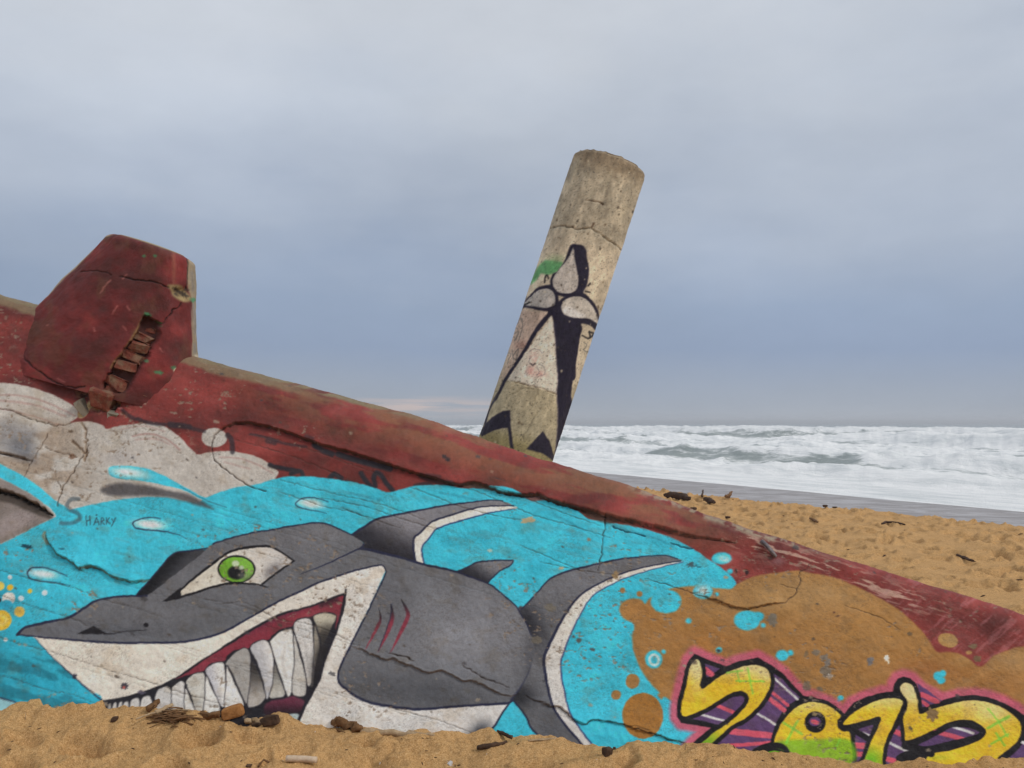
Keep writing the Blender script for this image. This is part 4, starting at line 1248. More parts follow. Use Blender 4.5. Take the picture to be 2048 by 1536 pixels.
fac = sstep(-.04, .04, (view * nrm_c).sum(-1))
back = np.array((168, 152, 126)) * (1 + .35 * (fbm(th[None] * 6 + 0 * hs, hs * 6 + 0 * th[None], 4, 321) - .5))[..., None]
rgb = rgb * fac[..., None] + back * (1 - fac[..., None])
bmp = (fbm(th[None] * 4 + 0 * hs, hs * 4 + 0 * th[None], 3, 322) - .5) * .012 + (fbm(th[None] * 40 + 0 * hs, hs * 60 + 0 * th[None], 3, 323) - .5) * .004
Pc = Pc + nrm_c * (dz * fac + bmp)[..., None]
# bevelled, slightly rough end face
r2 = np.linspace(.97, 0.02, 14)[:, None]
cap_h = Lc + rim[None] * (r2) + .004 + .02 * (fbm(r2 * np.cos(th) * 6, r2 * np.sin(th) * 6, 4, 324) - .5) * (1 - r2 ** 4)
Pk = c_bot + cap_h[..., None] * ax + (RAD0 * r2 * np.cos(th))[..., None] * e1 + (RAD0 * r2 * np.sin(th))[..., None] * e2
Pc2 = np.concatenate([Pc, Pk])
rgb2 = np.concatenate([rgb, np.broadcast_to(np.array((120, 104, 82)), Pk.shape)])
pillar = mesh_obj('pillar', Pc2.reshape(-1, 3), grid_faces(len(Pc2), nth, True, False), M_COL, bunker, True, {'paint': albedo(rgb2).reshape(-1, 3)})
tag(pillar, 'round beige concrete pillar leaning right with a black and white painted figure')

# ------------------------------------------------------------------ broken red tower stub on the roof, left
SC = Canvas(10, 440, 410, 400, RED)
X, Y = SC.X, SC.Y
nz = fbm(X / 60, Y / 50, 5, 401)[..., None]
SC.c[:] = np.array((88, 35, 34)) + (np.array((112, 43, 41)) - (88, 35, 34)) * sstep(.5, .72, nz) + (np.array((72, 33, 30)) - (88, 35, 34)) * sstep(.5, .3, nz)
gm = sstep(.55, .72, fbm(X / 34, Y / 44, 4, 402)) * .4
SC.c[:] = SC.c * (1 - gm[..., None]) + np.array((90, 62, 42)) * gm[..., None]
B4 = (0, 440, 4)
# unpainted strip down the right-hand side, bare rim
SC.poly(T("1500 290 1545 320 1700 330 1700 1130 1545 1110 1535 950 1535 700 1525 600 1500 500", *B4), (138, 124, 102), 1.6)
for s in ("1530 420 1545 560", "1545 680 1560 900", "1560 1000 1562 1060"):
    SC.line(T(s, *B4), 7, (112, 108, 106), 3, .6)
SC.poly(T("880 60 960 90 800 180 770 190", *B4), (146, 134, 108), 2, .8, False)
SC.line(T("900 90 980 90 1120 110 1240 150 1400 215 1500 275", *B4), 3, (112, 84, 66), 1.5, .7)
SC.line(T("780 182 840 150 960 118", *B4), 1.6, (50, 34, 32), .9, .8)
SC.poly(T("1375 240 1400 250 1400 480 1380 490", *B4), (136, 92, 70), 3, .5)
for s, w_ in (("650 415 760 408 850 420 890 440", 1.6), ("950 452 1000 458 1060 475 1150 485 1240 495 1300 525 1350 545", 2.4), ("1452 660 1440 700 1385 720 1370 760 1330 790 1315 832 1250 825 1180 790", 2.6), ("1485 280 1500 350 1500 500 1500 560", 1.8),
              ("130 930 140 1010 180 1090 260 1170 340 1230 420 1290 520 1330 600 1345 680 1330", 2.6)):
    SC.line(T(s, *B4), w_, (36, 26, 26), .8, .9, False, .012, .7)
SC.poly(T("1340 520 1440 520 1490 560 1530 620 1510 655 1450 650 1390 610 1370 570", *B4), (126, 108, 76), 2.5, 1)
for qx, qy, ra_, rb_ in ((352, 578, 6, 3.5), (360, 584, 7, 4), (371, 590, 6, 5), (376, 581, 4, 3), (356, 590, 4, 2.5)):
    SC.ell(qx, qy, ra_, rb_, (44, 36, 30), 1.4, .85, 25, 1.0)
SC.ell(366, 599, 6, 3, (150, 130, 94), 1.5, .9, 20, .9)
SC.z -= .03 * np.exp(-(((X - 362) / 16) ** 2 + ((Y - 585) / 10) ** 2))
for s in ("1010 430 980 460", "880 480 800 580", "940 680 900 750", "1020 690 1040 720", "750 860 760 890", "990 850 1010 880", "460 1270 520 1300", "370 845 385 840", "1280 1030 1300 1060"):
    SC.line(T(s, *B4), 3, (186, 122, 112), 1.5, .55, True, 0, .8)
for x, y, r in ((288, 512, 2.5), (310, 512, 2.5), (308, 802, 3), (320, 745, 4), (312, 744, 3), (352, 746, 3), (316, 648, 6), (295, 630, 5), (293, 722, 3), (25, 674, 4), (386, 600, 4), (346, 735, 4)):
    SC.ell(x, y, r * 1.4, r, (54, 128, 84), 1.3, .75, 20, .7)
SC.line(T("1150 780 1100 870 1040 970 980 1060 920 1130 890 1180", *B4), 5, (120, 104, 62), 2, .7)
SC.line(T("1575 1095 1540 1150 1480 1180 1400 1200", *B4), 8, (186, 176, 154), 2, .9)
# hole where the bricks show
HOLE = T("288 632 300 636 322 648 318 660 322 668 310 690 301 700 298 712 284 730 276 742 270 752 262 770 246 786 214 784 206 772 216 752 224 740 232 720 244 708 254 690 268 676 276 658")
HOLE = crom(HOLE, True) + rng.normal(0, .9, (len(HOLE) * 5, 2))
hw, hc = SC.cov_poly(HOLE, 1.5)
SC.over(hw, hc, (70, 40, 36))
SC.z[hw] -= .055 * hc
SC.c *= (1 + .16 * (fbm(X / 9, Y / 9, 4, 411) - .5) + .12 * (fbm(X / 1.8, Y / 1.8, 2, 412) - .5))[..., None]

DS = 5.36
cb_ = EYE + ray(206, 706) * DS
ct_ = EYE + ray(303, 488) * (DS + .02)
axs = ct_ - cb_
Ls = np.linalg.norm(axs)
axs /= Ls
t1 = np.array([math.cos(R(19)), -.26, -math.sin(R(19))])      # across, tilted with the roof
b1 = np.array([math.cos(R(14)), -.23, -math.sin(R(14))])
t2 = np.array([0, 1.0, 0])
nth, nh = 420, 190
th = np.linspace(0, 2 * math.pi, nth, endpoint=False)
hv = np.linspace(-.32, 1, nh)[:, None]
rb, rt = 207 * DS / FOC, 95 * DS / FOC
rad = rb + (rt - rb) * np.maximum(hv, -.32 + 0 * hv) * np.where(hv < 0, .8, 1)
FLAT = np.where(np.sin(th) < 0, .42, .90)
edge = np.clip((hv - .93) / .07, 0, 1)
rad = rad - .055 * edge ** 2.2
cen = cb_ + hv[..., None] * axs * Ls - (edge ** 3)[..., None] * axs * .012
mixd = np.clip(hv, 0, 1)[..., None]
dx_ = b1 * (1 - mixd) + t1 * mixd
Ps = cen + (rad * np.cos(th))[..., None] * dx_ + (rad * FLAT * np.sin(th))[..., None] * t2
px, py = proj(Ps)
rgb, dz = SC.sample(px, py)
nsn = np.cos(th)[None, :, None] * t1 + np.sin(th)[None, :, None] * t2 + 0 * Ps
view = EYE - Ps
view /= np.linalg.norm(view, axis=-1, keepdims=True)
fac = sstep(-.34, -.2, (view * nsn).sum(-1))
rgb = rgb * fac[..., None] + np.array((150, 136, 112)) * (1 - fac[..., None])
bmp = (fbm(th[None] * 3 + 0 * hv, hv * 4 + 0 * th[None], 3, 422) - .5) * .03 + (fbm(th[None] * 50 + 0 * hv, hv * 50 + 0 * th[None], 3, 423) - .5) * .004
Ps = Ps + nsn * (dz * fac + bmp)[..., None]
r2 = np.linspace(.95, .02, 12)[:, None]
Pk = cen[-1] + ((rad[-1] * r2) * np.cos(th))[..., None] * t1 + ((rad[-1] * FLAT * r2) * np.sin(th))[..., None] * t2 + (.006 + .01 * (1 - r2 ** 2))[..., None] * axs
Pq = np.concatenate([Ps, Pk])
rq = np.concatenate([rgb, np.broadcast_to(np.array((130, 118, 96)), Pk.shape)])
stub = mesh_obj('tower_stub', Pq.reshape(-1, 3), grid_faces(len(Pq), nth, True, False), M_WALL, bunker, True, {'paint': albedo(rq).reshape(-1, 3)})
tag(stub, 'tapered dark red tower stub with a broken strip showing bricks')
SPX, SPY, SPP = px, py, np.where(fac[..., None] > .5, Ps, 1e6)

m = N('old_brick')
M_BRICK = m.fin(m.mix(m.ramp(m.noise(16, 4), (.45, 0.0), (.65, .6)), m.ramp(m.noise(30, 4, .6), (.3, (.12, .035, .025)), (.6, (.20, .055, .035)), (.85, (.27, .12, .07))), (.24, .19, .12)), .9)
m.bump(m.noise(60, 4), .6, .01)


def chunk(name, c, size, axes, mat, parent, seed, rnd=.16):
    """worn block: a bevelled box with knocked-about corners"""
    bm = bmesh.new()
    bmesh.ops.create_cube(bm, size=1.0)
    bmesh.ops.bevel(bm, geom=bm.edges[:], offset=.12, segments=1, affect='EDGES')
    r_ = random.Random(seed)
    A = np.array(axes)
    for v in bm.verts:
        q = np.array(v.co) + np.array([r_.uniform(-rnd, rnd) * .5 for _ in range(3)])
        w = np.array(c) + (q * np.array(size)) @ A
        v.co = Vector(w)
    me = bpy.data.meshes.new(name)
    bm.to_mesh(me)
    bm.free()
    me.materials.append(mat)
    o = bpy.data.objects.new(name, me)
    C.objects.link(o)
    o.parent = parent
    if parent is not None and parent.type == 'EMPTY':
        o.location = -parent.location
    return o


def stub_pt(x, y):
    k = np.argmin((SPX - x) ** 2 + (SPY - y) ** 2 + (SPP[..., 0] > 1e5) * 1e6)
    return SPP.reshape(-1, 3)[k]


bx = np.array([math.cos(R(20)), 0, -math.sin(R(20))])
bz = np.array([math.sin(R(24)), -.05, math.cos(R(24))])
by = np.cross(bz, bx)
mm = 5.3 / FOC
for i, (x, y, w_, h_, dep) in enumerate(((301, 661, 30, 10, .075), (292, 679, 38, 15, .046), (281, 697, 34, 17, .036), (268, 715, 42, 14, .050), (258, 733, 38, 17, .034), (238, 768, 40, 20, .040), (226, 780, 26, 12, .060))):
    p = stub_pt(x, y)
    wj = R([4, -5, 3, -3, 6, -8, 10][i])
    chunk('brick', p + np.array([0, 1, 0]) * (dep - .045), (w_ * mm, .07, h_ * mm * 1.1), (bx * math.cos(wj) + bz * math.sin(wj), by, bz * math.cos(wj) - bx * math.sin(wj)), M_BRICK, stub, i, .3)
# lumps of brick and mortar hanging in the break below
for i, (x, y, w_, h_, ro, mt) in enumerate(((206, 798, 44, 34, 12, M_BRICK), (170, 815, 14, 40, -35, M_ROOF), (225, 822, 24, 12, 10, M_ROOF), (285, 782, 30, 9, 20, M_BRICK))):
    p = wall_pt(x, y, .012 if i == 0 else -.025)
    a = R(ro)
    chunk('brick' if mt is M_BRICK else 'mortar_lump', p, (w_ * mm, .10, h_ * mm), (np.array([math.cos(a), 0, -math.sin(a)]), np.array([0, .92, .3]), np.array([math.sin(a), -.3, math.cos(a)])), mt, bunker, 20 + i, .2)
print('bunker built')
# ================================================================== beach
# crest of the beach berm, then the foreshore drops to the sea
BERM = np.array([(60, -70), (25, -18), (12.5, 4.5), (9.0, 10.8), (7.4, 12.9), (6.35, 15.1), (5.1, 17.3), (4.03, 19.0), (2.68, 22.0), (.6, 26), (-4, 35), (-30, 85), (-400, 800), (-1500, 2900)], float)
SEA_Z = -1.45


def seaward(x, y):
    """signed distance from the berm crest, positive towards the sea"""
    x = np.asarray(x, np.float32)
    y = np.asarray(y, np.float32)
    D = np.full(np.broadcast(x, y).shape, 1e9, np.float32)
    S = np.zeros_like(D)
    for a, b in zip(BERM[:-1], BERM[1:]):
        dx, dy = b - a
        t = np.clip(((x - a[0]) * dx + (y - a[1]) * dy) / (dx * dx + dy * dy), 0, 1)
        ex, ey = x - a[0] - t * dx, y - a[1] - t * dy
        d = np.hypot(ex, ey)
        mk = d < D
        D = np.where(mk, d, D)
        S = np.where(mk, np.sign(dy * ex - dx * ey), S)
    return D * S


th = np.concatenate([np.radians(np.linspace(-180, -36, 26, endpoint=False)), np.radians(np.linspace(-36, 36, 900, endpoint=False)), np.radians(np.linspace(36, 180, 26, endpoint=False))])
rr = np.unique(np.concatenate([[.15, .5, 1, 1.6, 2.2, 2.7], np.geomspace(2.95, 5.6, 250), np.geomspace(5.6, 27, 240), np.geomspace(27, 80, 40), np.geomspace(80, 3500, 16)]))
TH, RR = np.meshgrid(th, rr)
GX, GY = RR * np.sin(TH), RR * np.cos(TH)
S = seaward(GX, GY)
Sn = S + 1.0 * (fbm(GX / 1.6, GY / 1.6, 4, 501) - .5) + .35 * (fbm(GX / .4, GY / .4, 3, 502) - .5)
Z = np.zeros_like(GX)
front = yplane(GX, 0) - GY
Z -= .05 * sstep(.02, .38, front) * (GY > 0)
near = np.exp(-np.clip(front, 0, 9) / .30) * (front > -.6)
Z += np.interp(GX, SLX, SLZ) * near
Z += -.02 * np.clip(front, 0, 2) * 0
Z += .14 * (fbm(GX / 2.4, GY / 2.4, 3, 503) - .5) * (1 - .7 * near) * (1 - .6 * (GY < 5))
NEAR = sstep(5.6, 5.0, GY)
Z += .085 * (fbm(GX / .5, GY / .5, 4, 504) - .5) + (.020 + .030 * NEAR) * (fbm(GX / .11, GY / .11, 4, 505, .6) - .5) + (.003 + .010 * NEAR) * (fbm(GX / .024, GY / .024, 2, 506) - .5)


def dent(x, y, rx, ry, rot, dep, rimk=.4):
    r0 = math.hypot(x, y)
    R_ = max(rx, ry) * 2.4
    i0, i1 = np.searchsorted(rr, [r0 - R_, r0 + R_])
    t0 = math.atan2(x, y)
    dt = R_ / r0
    j0, j1 = np.searchsorted(th, [t0 - dt, t0 + dt])
    if i1 <= i0 or j1 <= j0:
        return
    sl = (slice(i0, i1), slice(j0, j1))
    X_, Y_ = GX[sl] - x, GY[sl] - y
    c, s = math.cos(rot), math.sin(rot)
    u, v = (X_ * c + Y_ * s) / rx, (-X_ * s + Y_ * c) / ry
    q = np.sqrt(u * u + v * v) + .35 * (fbm(GX[sl] / (.5 * rx), GY[sl] / (.5 * rx), 2, 510) - .5)
    Z[sl] += dep * (-sstep(1.15, .25, q) + rimk * np.exp(-((q - 1.35) / .32) ** 2))


r5 = np.random.default_rng(21)
for i in range(230):                                 # trodden sand in front of the wall
    x, y = r5.uniform(-3.2, 3.2), r5.uniform(2.8, 4.75)
    if y > yplane(x, 0) - .10:
        continue
    a = r5.uniform(.04, .12)
    dent(x, y, a, a * r5.uniform(.5, .9), r5.uniform(0, 3.1), a * r5.uniform(.34, .70), .2)
for x_, y_, a, b, d in ((125, 1440, .10, .06, .045), (165, 1440, .07, .05, .05), (470, 1458, .16, .06, .04), (760, 1492, .14, .05, .035), (1075, 1512, .09, .04, .03), (50, 1478, .08, .04, .03), (1930, 1530, .14, .05, .04), (150, 1510, .10, .04, .022), (1420, 1500, .08, .05, .02), (840, 1490, .08, .04, .02)):
    v = ray(x_, y_)
    t_ = -1.46 / v[2]
    dent(v[0] * t_, v[1] * t_, a, b, r5.uniform(-.3, .3), d, .5)
for i in range(2300):                                # footprints over the beach behind
    y = 5.2 + 18.5 * r5.random() ** .8
    x = r5.uniform(.6, 12)
    a = r5.uniform(.07, .17)
    dent(x, y, a, a * r5.uniform(.45, .8), r5.uniform(0, 3.1), a * r5.uniform(.50, .95), .22)
foot = sstep(-.1, 1.0, Sn)
drop_ = np.interp(S, [0, 1.2, 5, 8, 16, 40, 80, 4000], [0, .32, 1.12, 1.26, 1.475, 2.6, 4, 4])
calm = 1 - .94 * sstep(.6, 2.4, Sn)
Z = Z * calm - np.where(S > 0, drop_, 0) + .02 * np.exp(-((Sn + .1) / .35) ** 2) - .0045 * np.clip(GY - 5.5, 0, 25) * sstep(6, 1.5, S)
wet = sstep(1.2, 2.6, Sn)
SANDP = np.stack([GX, GY, Z], -1)

m = N('beach_sand')
wa = m.attr('wet', 'Fac')
g1 = m.noise(170, 3, .75)
g2 = m.noise(2.2, 5, .6)
g3 = m.noise(42, 5, .7)
dry = m.ramp(g1, (.30, (.25, .125, .043)), (.46, (.47, .27, .108)), (.60, (.58, .355, .16)), (.78, (.76, .55, .32)))
dry = m.mix(.6, dry, m.ramp(g2, (.3, .78), (.7, 1.16)), 'MULTIPLY')
dry = m.mix(.75, dry, m.ramp(g3, (.30, .58), (.48, 1.0), (.70, 1.22)), 'MULTIPLY')
wetc = m.ramp(m.noise(1.2, 4, .6, stretch=(.3, 1.6, 1)), (.35, (.20, .17, .155)), (.65, (.29, .255, .24)))
sw = m.ramp(m.noise(.7, 6, .65, stretch=(.8, 1.2, 1), dist=1.2), (.46, 0.0), (.58, 1.0))
wetc = m.mix(m.math('MULTIPLY', sw, .32), wetc, (.66, .65, .66))
m.bump(m.math('ADD', m.math('MULTIPLY', g1, .7), m.math('MULTIPLY', g3, 1.2)), .6, .010)
M_SAND = m.fin(m.mix(wa, dry, wetc), m.ramp(wa, (0.0, .95), (1.0, .42)), m.ramp(wa, (0.0, .1), (1.0, .5)))
sand = mesh_obj('sand', SANDP.reshape(-1, 3), grid_faces(len(rr), len(th), True, True), M_SAND, None, True, {'wet': wet.ravel()})
tag(sand, 'golden trodden beach sand around the bunker', 'sand', kind='structure')
SGX, SGY = proj(SANDP)
SGX = np.where(SANDP[..., 1] > 1.5, SGX, 1e7)
BEACH_OK = S < .05


def ground(x, y, rear=False, up=0.0):
    ok = (BEACH_OK & (SANDP[..., 1] > yplane(SANDP[..., 0], 0) + 1.0)) if rear else (SANDP[..., 1] < yplane(SANDP[..., 0], SANDP[..., 2]) + .02)
    k = np.argmin(np.where(ok, (SGX - x) ** 2 + (SGY - y) ** 2, 1e12))
    p = SANDP.reshape(-1, 3)[k].copy()
    p[2] += up
    return p


# ================================================================== sea
tw = np.concatenate([np.radians(np.linspace(-88, -14, 40, endpoint=False)), np.radians(np.linspace(-14, 33, 760, endpoint=False)), np.radians(np.linspace(33, 150, 50))])
rw = np.unique(np.concatenate([np.geomspace(13, 19, 8), np.geomspace(19, 460, 330), np.geomspace(460, 9000, 40)]))
TW, RW = np.meshgrid(tw, rw)
WX, WY = RW * np.sin(TW), RW * np.cos(TW)
S = seaward(WX, WY)
e_ = np.array([-.47, .88])
AL = WX * e_[0] + WY * e_[1]
Zs = np.zeros_like(WX)
foam = np.zeros_like(WX)
face = np.zeros_like(WX)
crest = np.zeros_like(WX)
wob = 6 * (fbm(AL / 38, S / 60, 3, 601) - .5)
rows_ = [(20, .22, 2.2, 3), (26, .42, 2.6, 4), (35, .75, 3.2, 5), (47, .55, 3.5, 6), (60, .95, 3.6, 7), (82, 1.15, 4.4, 9), (112, 1.4, 5.5, 11), (150, 1.35, 8, 14), (200, 1.25, 10, 18), (262, 1.1, 12, 20), (340, .9, 13, 20)]
for i, (s0, amp, wd, wv) in enumerate(rows_):
    am = .35 + 1.1 * sstep(.25, .75, fbm(AL / (14 + .5 * s0) + 9 * i, 0 * S + i * 3.7, 3, 610 + i))
    q = (S - s0 - wob * wv / 5 - 4 * (fbm(AL / 9, S / 5, 3, 630 + i) - .5)) / wd
    pr = np.where(q < 0, np.exp(-(q / .55) ** 2), np.exp(-(q / 1.5) ** 2))
    Zs += amp * am * pr
    crest = np.maximum(crest, pr)
    br = sstep(.38, .58, fbm(AL / (8 + .18 * s0) + 31 * i, S / (4 + .06 * s0), 4, 650 + i))       # where the crest has broken
    face = np.maximum(face, (1 - br) * np.exp(-((q + .55) / .5) ** 2) * (amp > .5))
far = sstep(430, 900, S)
swell = .5 * np.sin(S / 9 + 2 * wob) * sstep(300, 420, S)
Zs += swell * (1 - far)
rough = (fbm(WX / 1.3, WY / 1.3, 4, 670) - .5) * .60 * np.clip(RW / 60, .25, 1.0) + (fbm(WX / 5, WY / 5, 4, 671) - .5) * .8 * np.clip(RW / 80, .15, 1.0)
Zs += rough * (1 - far) * sstep(12, 30, S) * sstep(.05, .6, 1 - face * .8)
sh = sstep(16, 20, S + 2.5 * (fbm(AL / 6, S / 4, 4, 680) - .5))
Zs *= sstep(17.5, 26, S)
foam = .56 + .42 * np.maximum(crest, sstep(34, 24, S)) - .54 * face - .30 * sstep(.50, .68, fbm(AL / 14, S / 4.0, 5, 681)) * sstep(26, 40, S)
foam -= .25 * np.exp(-((S - 43) / 4.5) ** 2) * sstep(10, -20, AL - 25) * 1.0
foam -= 1.2 * sstep(360, 470, S + .25 * AL)
foam = np.clip(foam, 0, 1)
foam = np.where(S < 22, np.maximum(foam, .95), foam)
SP = np.stack([WX, WY, SEA_Z + .012 + Zs - .06 * (1 - sh)], -1)
m = N('surf')
fa = m.attr('foam', 'Fac')
al = m.n.new('ShaderNodeMapping')
al.inputs['Rotation'].default_value = (0, 0, R(-28))
m.l.new(m.tc.outputs['Object'], al.inputs[0])
n1 = m.noise(.55, 8, .68, vec=al.outputs[0], stretch=(1.5, .28, 1.0), dist=.8)
n2 = m.noise(3.2, 6, .7, vec=al.outputs[0], stretch=(1.3, .35, 1))
f2 = m.math('ADD', fa, m.math('ADD', m.math('MULTIPLY', m.math('SUBTRACT', n1, .5), 1.5), m.math('MULTIPLY', m.math('SUBTRACT', n2, .5), .9)))
fm = m.ramp(f2, (.22, 0.0), (.52, 1.0))
water = m.ramp(n1, (.3, (.22, .26, .25)), (.7, (.34, .38, .36)))
white = m.mix(.6, m.ramp(n2, (.30, (.62, .65, .65)), (.60, (.92, .92, .91))), m.ramp(n1, (.36, (.58, .62, .63)), (.56, (.93, .93, .92))))
m.bump(m.math('ADD', m.math('MULTIPLY', n2, .8), m.noise(9, 5, .7)), .8, .10)
M_SEA = m.fin(m.mix(fm, water, white), m.ramp(fm, (0.0, .28), (1.0, .85)), m.ramp(fm, (0.0, .5), (1.0, .1)))
sea = mesh_obj('sea', SP.reshape(-1, 3), grid_faces(len(rw), len(tw), False, True), M_SEA, None, True, {'foam': foam.ravel()})
tag(sea, 'rough white sea with rows of breakers rolling onto the beach', 'sea', kind='structure')
print('beach and sea built')

# ================================================================== spray and sea air
hz = bpy.data.meshes.new('haze')
bm = bmesh.new()
bmesh.ops.create_cube(bm, size=1.0)
for v in bm.verts:
    v.co = Vector((v.co.x * 24000, v.co.y * 24000, -6.0 if v.co.z < 0 else 5.2))
bm.to_mesh(hz)
bm.free()
mh = bpy.data.materials.new('sea_air')
mh.use_nodes = True
mh.node_tree.nodes.clear()
ho = mh.node_tree.nodes.new('ShaderNodeOutputMaterial')
hvn = mh.node_tree.nodes.new('ShaderNodeVolumePrincipled')
hvn.inputs['Color'].default_value = (.93, .95, .98, 1)
hvn.inputs['Density'].default_value = .0010
hvn.inputs['Anisotropy'].default_value = .2
mh.node_tree.links.new(hvn.outputs[0], ho.inputs['Volume'])
hz.materials.append(mh)
haze = bpy.data.objects.new('haze', hz)
C.objects.link(haze)
tag(haze, 'thin salty spray haze over the surf', 'haze', kind='stuff')
# ================================================================== driftwood and other things lying on the sand
def wood(name, c0, c1, c2, scale=30):
    m = N(name)
    col = m.ramp(m.noise(scale, 6, .65, stretch=(1, 1, 1)), (.3, c0), (.55, c1), (.8, c2))
    m.bump(m.noise(scale * 3, 4, .6), .7, .006)
    return m.fin(col, .9, .2)


W_DARK = wood('dark_wet_wood', (.03, .018, .012), (.075, .042, .026), (.14, .085, .05))
W_BRN = wood('brown_driftwood', (.09, .045, .018), (.19, .10, .045), (.30, .17, .08))
W_ORG = wood('orange_timber', (.20, .085, .025), (.36, .165, .055), (.46, .24, .10))
W_PALE = wood('pale_driftwood', (.26, .17, .09), (.42, .30, .18), (.56, .43, .29))
W_CANE = wood('bleached_cane', (.46, .33, .22), (.60, .46, .33), (.68, .55, .42))
M_SHELL = wood('shell', (.45, .42, .40), (.62, .60, .57), (.72, .70, .68))


def twig(name, label, cat, path, rad, mat, rear=False, up=None, seed=0, sides=9, rough=.14, group=None, lift=None, wig=1.0):
    """a stick lying on the sand along points of the sand surface; rad in metres"""
    cpx = np.mean(path, axis=0)
    p0 = ground(cpx[0], cpx[1], rear)
    qx, qy = proj(p0)
    pts = []
    for x, y in np.asarray(path, float) + (np.array([qx, qy]) - cpx):                       # the stick lies in the level plane of the sand under its middle
        v = ray(x, y)
        pts.append(EYE + v * (p0[2] - EYE[2]) / v[2])
    pts = np.array(pts)
    t = np.linspace(0, 1, len(pts))
    r0 = max(rad) if np.ndim(rad) else rad
    gz = max(SANDP.reshape(-1, 3)[np.argmin((SANDP[..., 0] - p[0]) ** 2 + (SANDP[..., 1] - p[1]) ** 2), 2] for p in pts)
    pts[:, 2] = p0[2] + (max(0, min(gz - p0[2], .07)) if rear else .5 * max(0, min(gz - p0[2], 2 * r0))) + (r0 * (1.0 if rear else .35) if up is None else up)
    if lift is not None:
        pts[:, 2] += np.asarray(lift)
    k = max(7, len(pts) * 3)
    tt = np.linspace(0, 1, k)
    P_ = np.stack([np.interp(tt, t, pts[:, i]) for i in range(3)], 1)
    r_ = np.random.default_rng(seed + 900)
    P_[1:-1] += r_.normal(0, r0 * .16 * wig, (k - 2, 3))
    o = stick(name, P_, rad, mat, None, seed, sides, rough)
    return tag(o, label, cat, group)


def lump(name, label, cat, x, y, size, rz, mat, rear=False, seed=0, rnd=.3, tilt=0.0, group=None, sink=.25):
    p = ground(x, y, rear)
    a = R(rz)
    X_ = np.array([math.cos(a) * math.cos(R(tilt)), math.sin(a) * math.cos(R(tilt)), -math.sin(R(tilt))])
    Y_ = np.array([-math.sin(a), math.cos(a), 0])
    Z_ = np.cross(X_, Y_)
    o = chunk(name, p + np.array([0, 0, size[2] * (.5 - (sink if not rear else -.15))]), size, (X_, Y_, Z_), mat, None, seed, rnd)
    bv = o.modifiers.new('round', 'SUBSURF')
    bv.levels = 1
    bv.render_levels = 1
    return tag(o, label, cat, group)


# --- along the foot of the wall
lump('wood_block', 'orange-brown squared block of timber lying against the shark mural', 'timber', 467, 1434, (.115, .07, .062), 4, W_ORG, seed=5, rnd=.12, tilt=-16, sink=.1)
twig('driftwood_piece', 'small pale driftwood piece between the orange block and the dark bark', 'driftwood', [(488, 1448), (505, 1446), (526, 1449)], [.012, .014, .010], W_PALE, seed=6)
lump('bark_chunk', 'dark brown chunk of bark tilted on a hump of sand', 'bark', 541, 1449, (.085, .05, .045), -10, W_DARK, seed=8, rnd=.45, tilt=-12, sink=.1)
lump('bark_chip', 'thin dark bark chip just left of the tilted bark chunk', 'bark', 512, 1451, (.05, .03, .018), 10, W_DARK, seed=9, rnd=.4)
twig('driftwood_root', 'knotty brown driftwood root at the foot of the white belly paint', 'driftwood', [(668, 1452), (684, 1453), (702, 1458), (722, 1462)], [.018, .030, .022, .016], W_BRN, seed=10, rough=.3, sides=11)
twig('driftwood_plank', 'long flat pale driftwood half buried along the wall', 'driftwood', [(712, 1470), (750, 1470), (800, 1472), (840, 1476), (868, 1478)], [.018, .020, .014, .018, .012], W_PALE, seed=11, rough=.22, up=-.002)
twig('twig', 'thin twig on the sand under the knotty driftwood root', 'twig', [(664, 1458), (690, 1468)], [.005, .004], W_BRN, seed=12, sides=6)
twig('stick', 'dark straight stick lying on the sand below the shark tail', 'stick', [(956, 1496), (985, 1493), (1014, 1486)], [.009, .011, .007], W_DARK, seed=13, sides=8)
twig('twig', 'short dark forked twig leaning at the turquoise gap of the tail', 'twig', [(985, 1462), (1002, 1472), (1022, 1480)], [.004, .009, .009], W_DARK, seed=14, sides=7)
twig('twig', 'pale thin twig on the sand just right of the forked twig', 'twig', [(1056, 1482), (1085, 1480), (1112, 1477)], [.005, .006, .004], W_PALE, seed=15, sides=6)
lump('seed_pod', 'dark shaggy clump on the sand below the big brown dot', 'debris', 1215, 1508, (.045, .035, .035), 20, W_DARK, seed=16, rnd=.6)
lump('pebble', 'small dark round pebble beside the shaggy clump', 'pebble', 1229, 1499, (.014, .014, .013), 0, W_DARK, seed=17, rnd=.2)
lump('stone', 'dark grey stone on the sand left of the heap of twigs', 'stone', 228, 1443, (.032, .026, .022), 15, W_DARK, seed=18, rnd=.4)
cane = twig('cane', 'short pale cane cut off flat, lying in the foreground sand', 'cane', [(572, 1521), (604, 1522), (632, 1524)], [.014, .0145, .0145, .014], W_CANE, seed=19, rough=.02, sides=14, up=.008, wig=.1)
twig('twig', 'bent brown twig standing up from the foreground sand left of the cane', 'twig', [(516, 1536), (527, 1528), (548, 1534)], [.005, .0045, .005], W_BRN, seed=20, sides=6, lift=[0, .012, 0])
lump('bark_chip', 'small dark bark chip at the bottom edge left of the bent twig', 'bark', 497, 1533, (.026, .02, .012), 0, W_DARK, seed=21, rnd=.4)
lump('shell', 'small broken white shell in the foreground sand', 'shell', 899, 1529, (.024, .018, .014), 40, M_SHELL, seed=22, rnd=.4, tilt=-30)
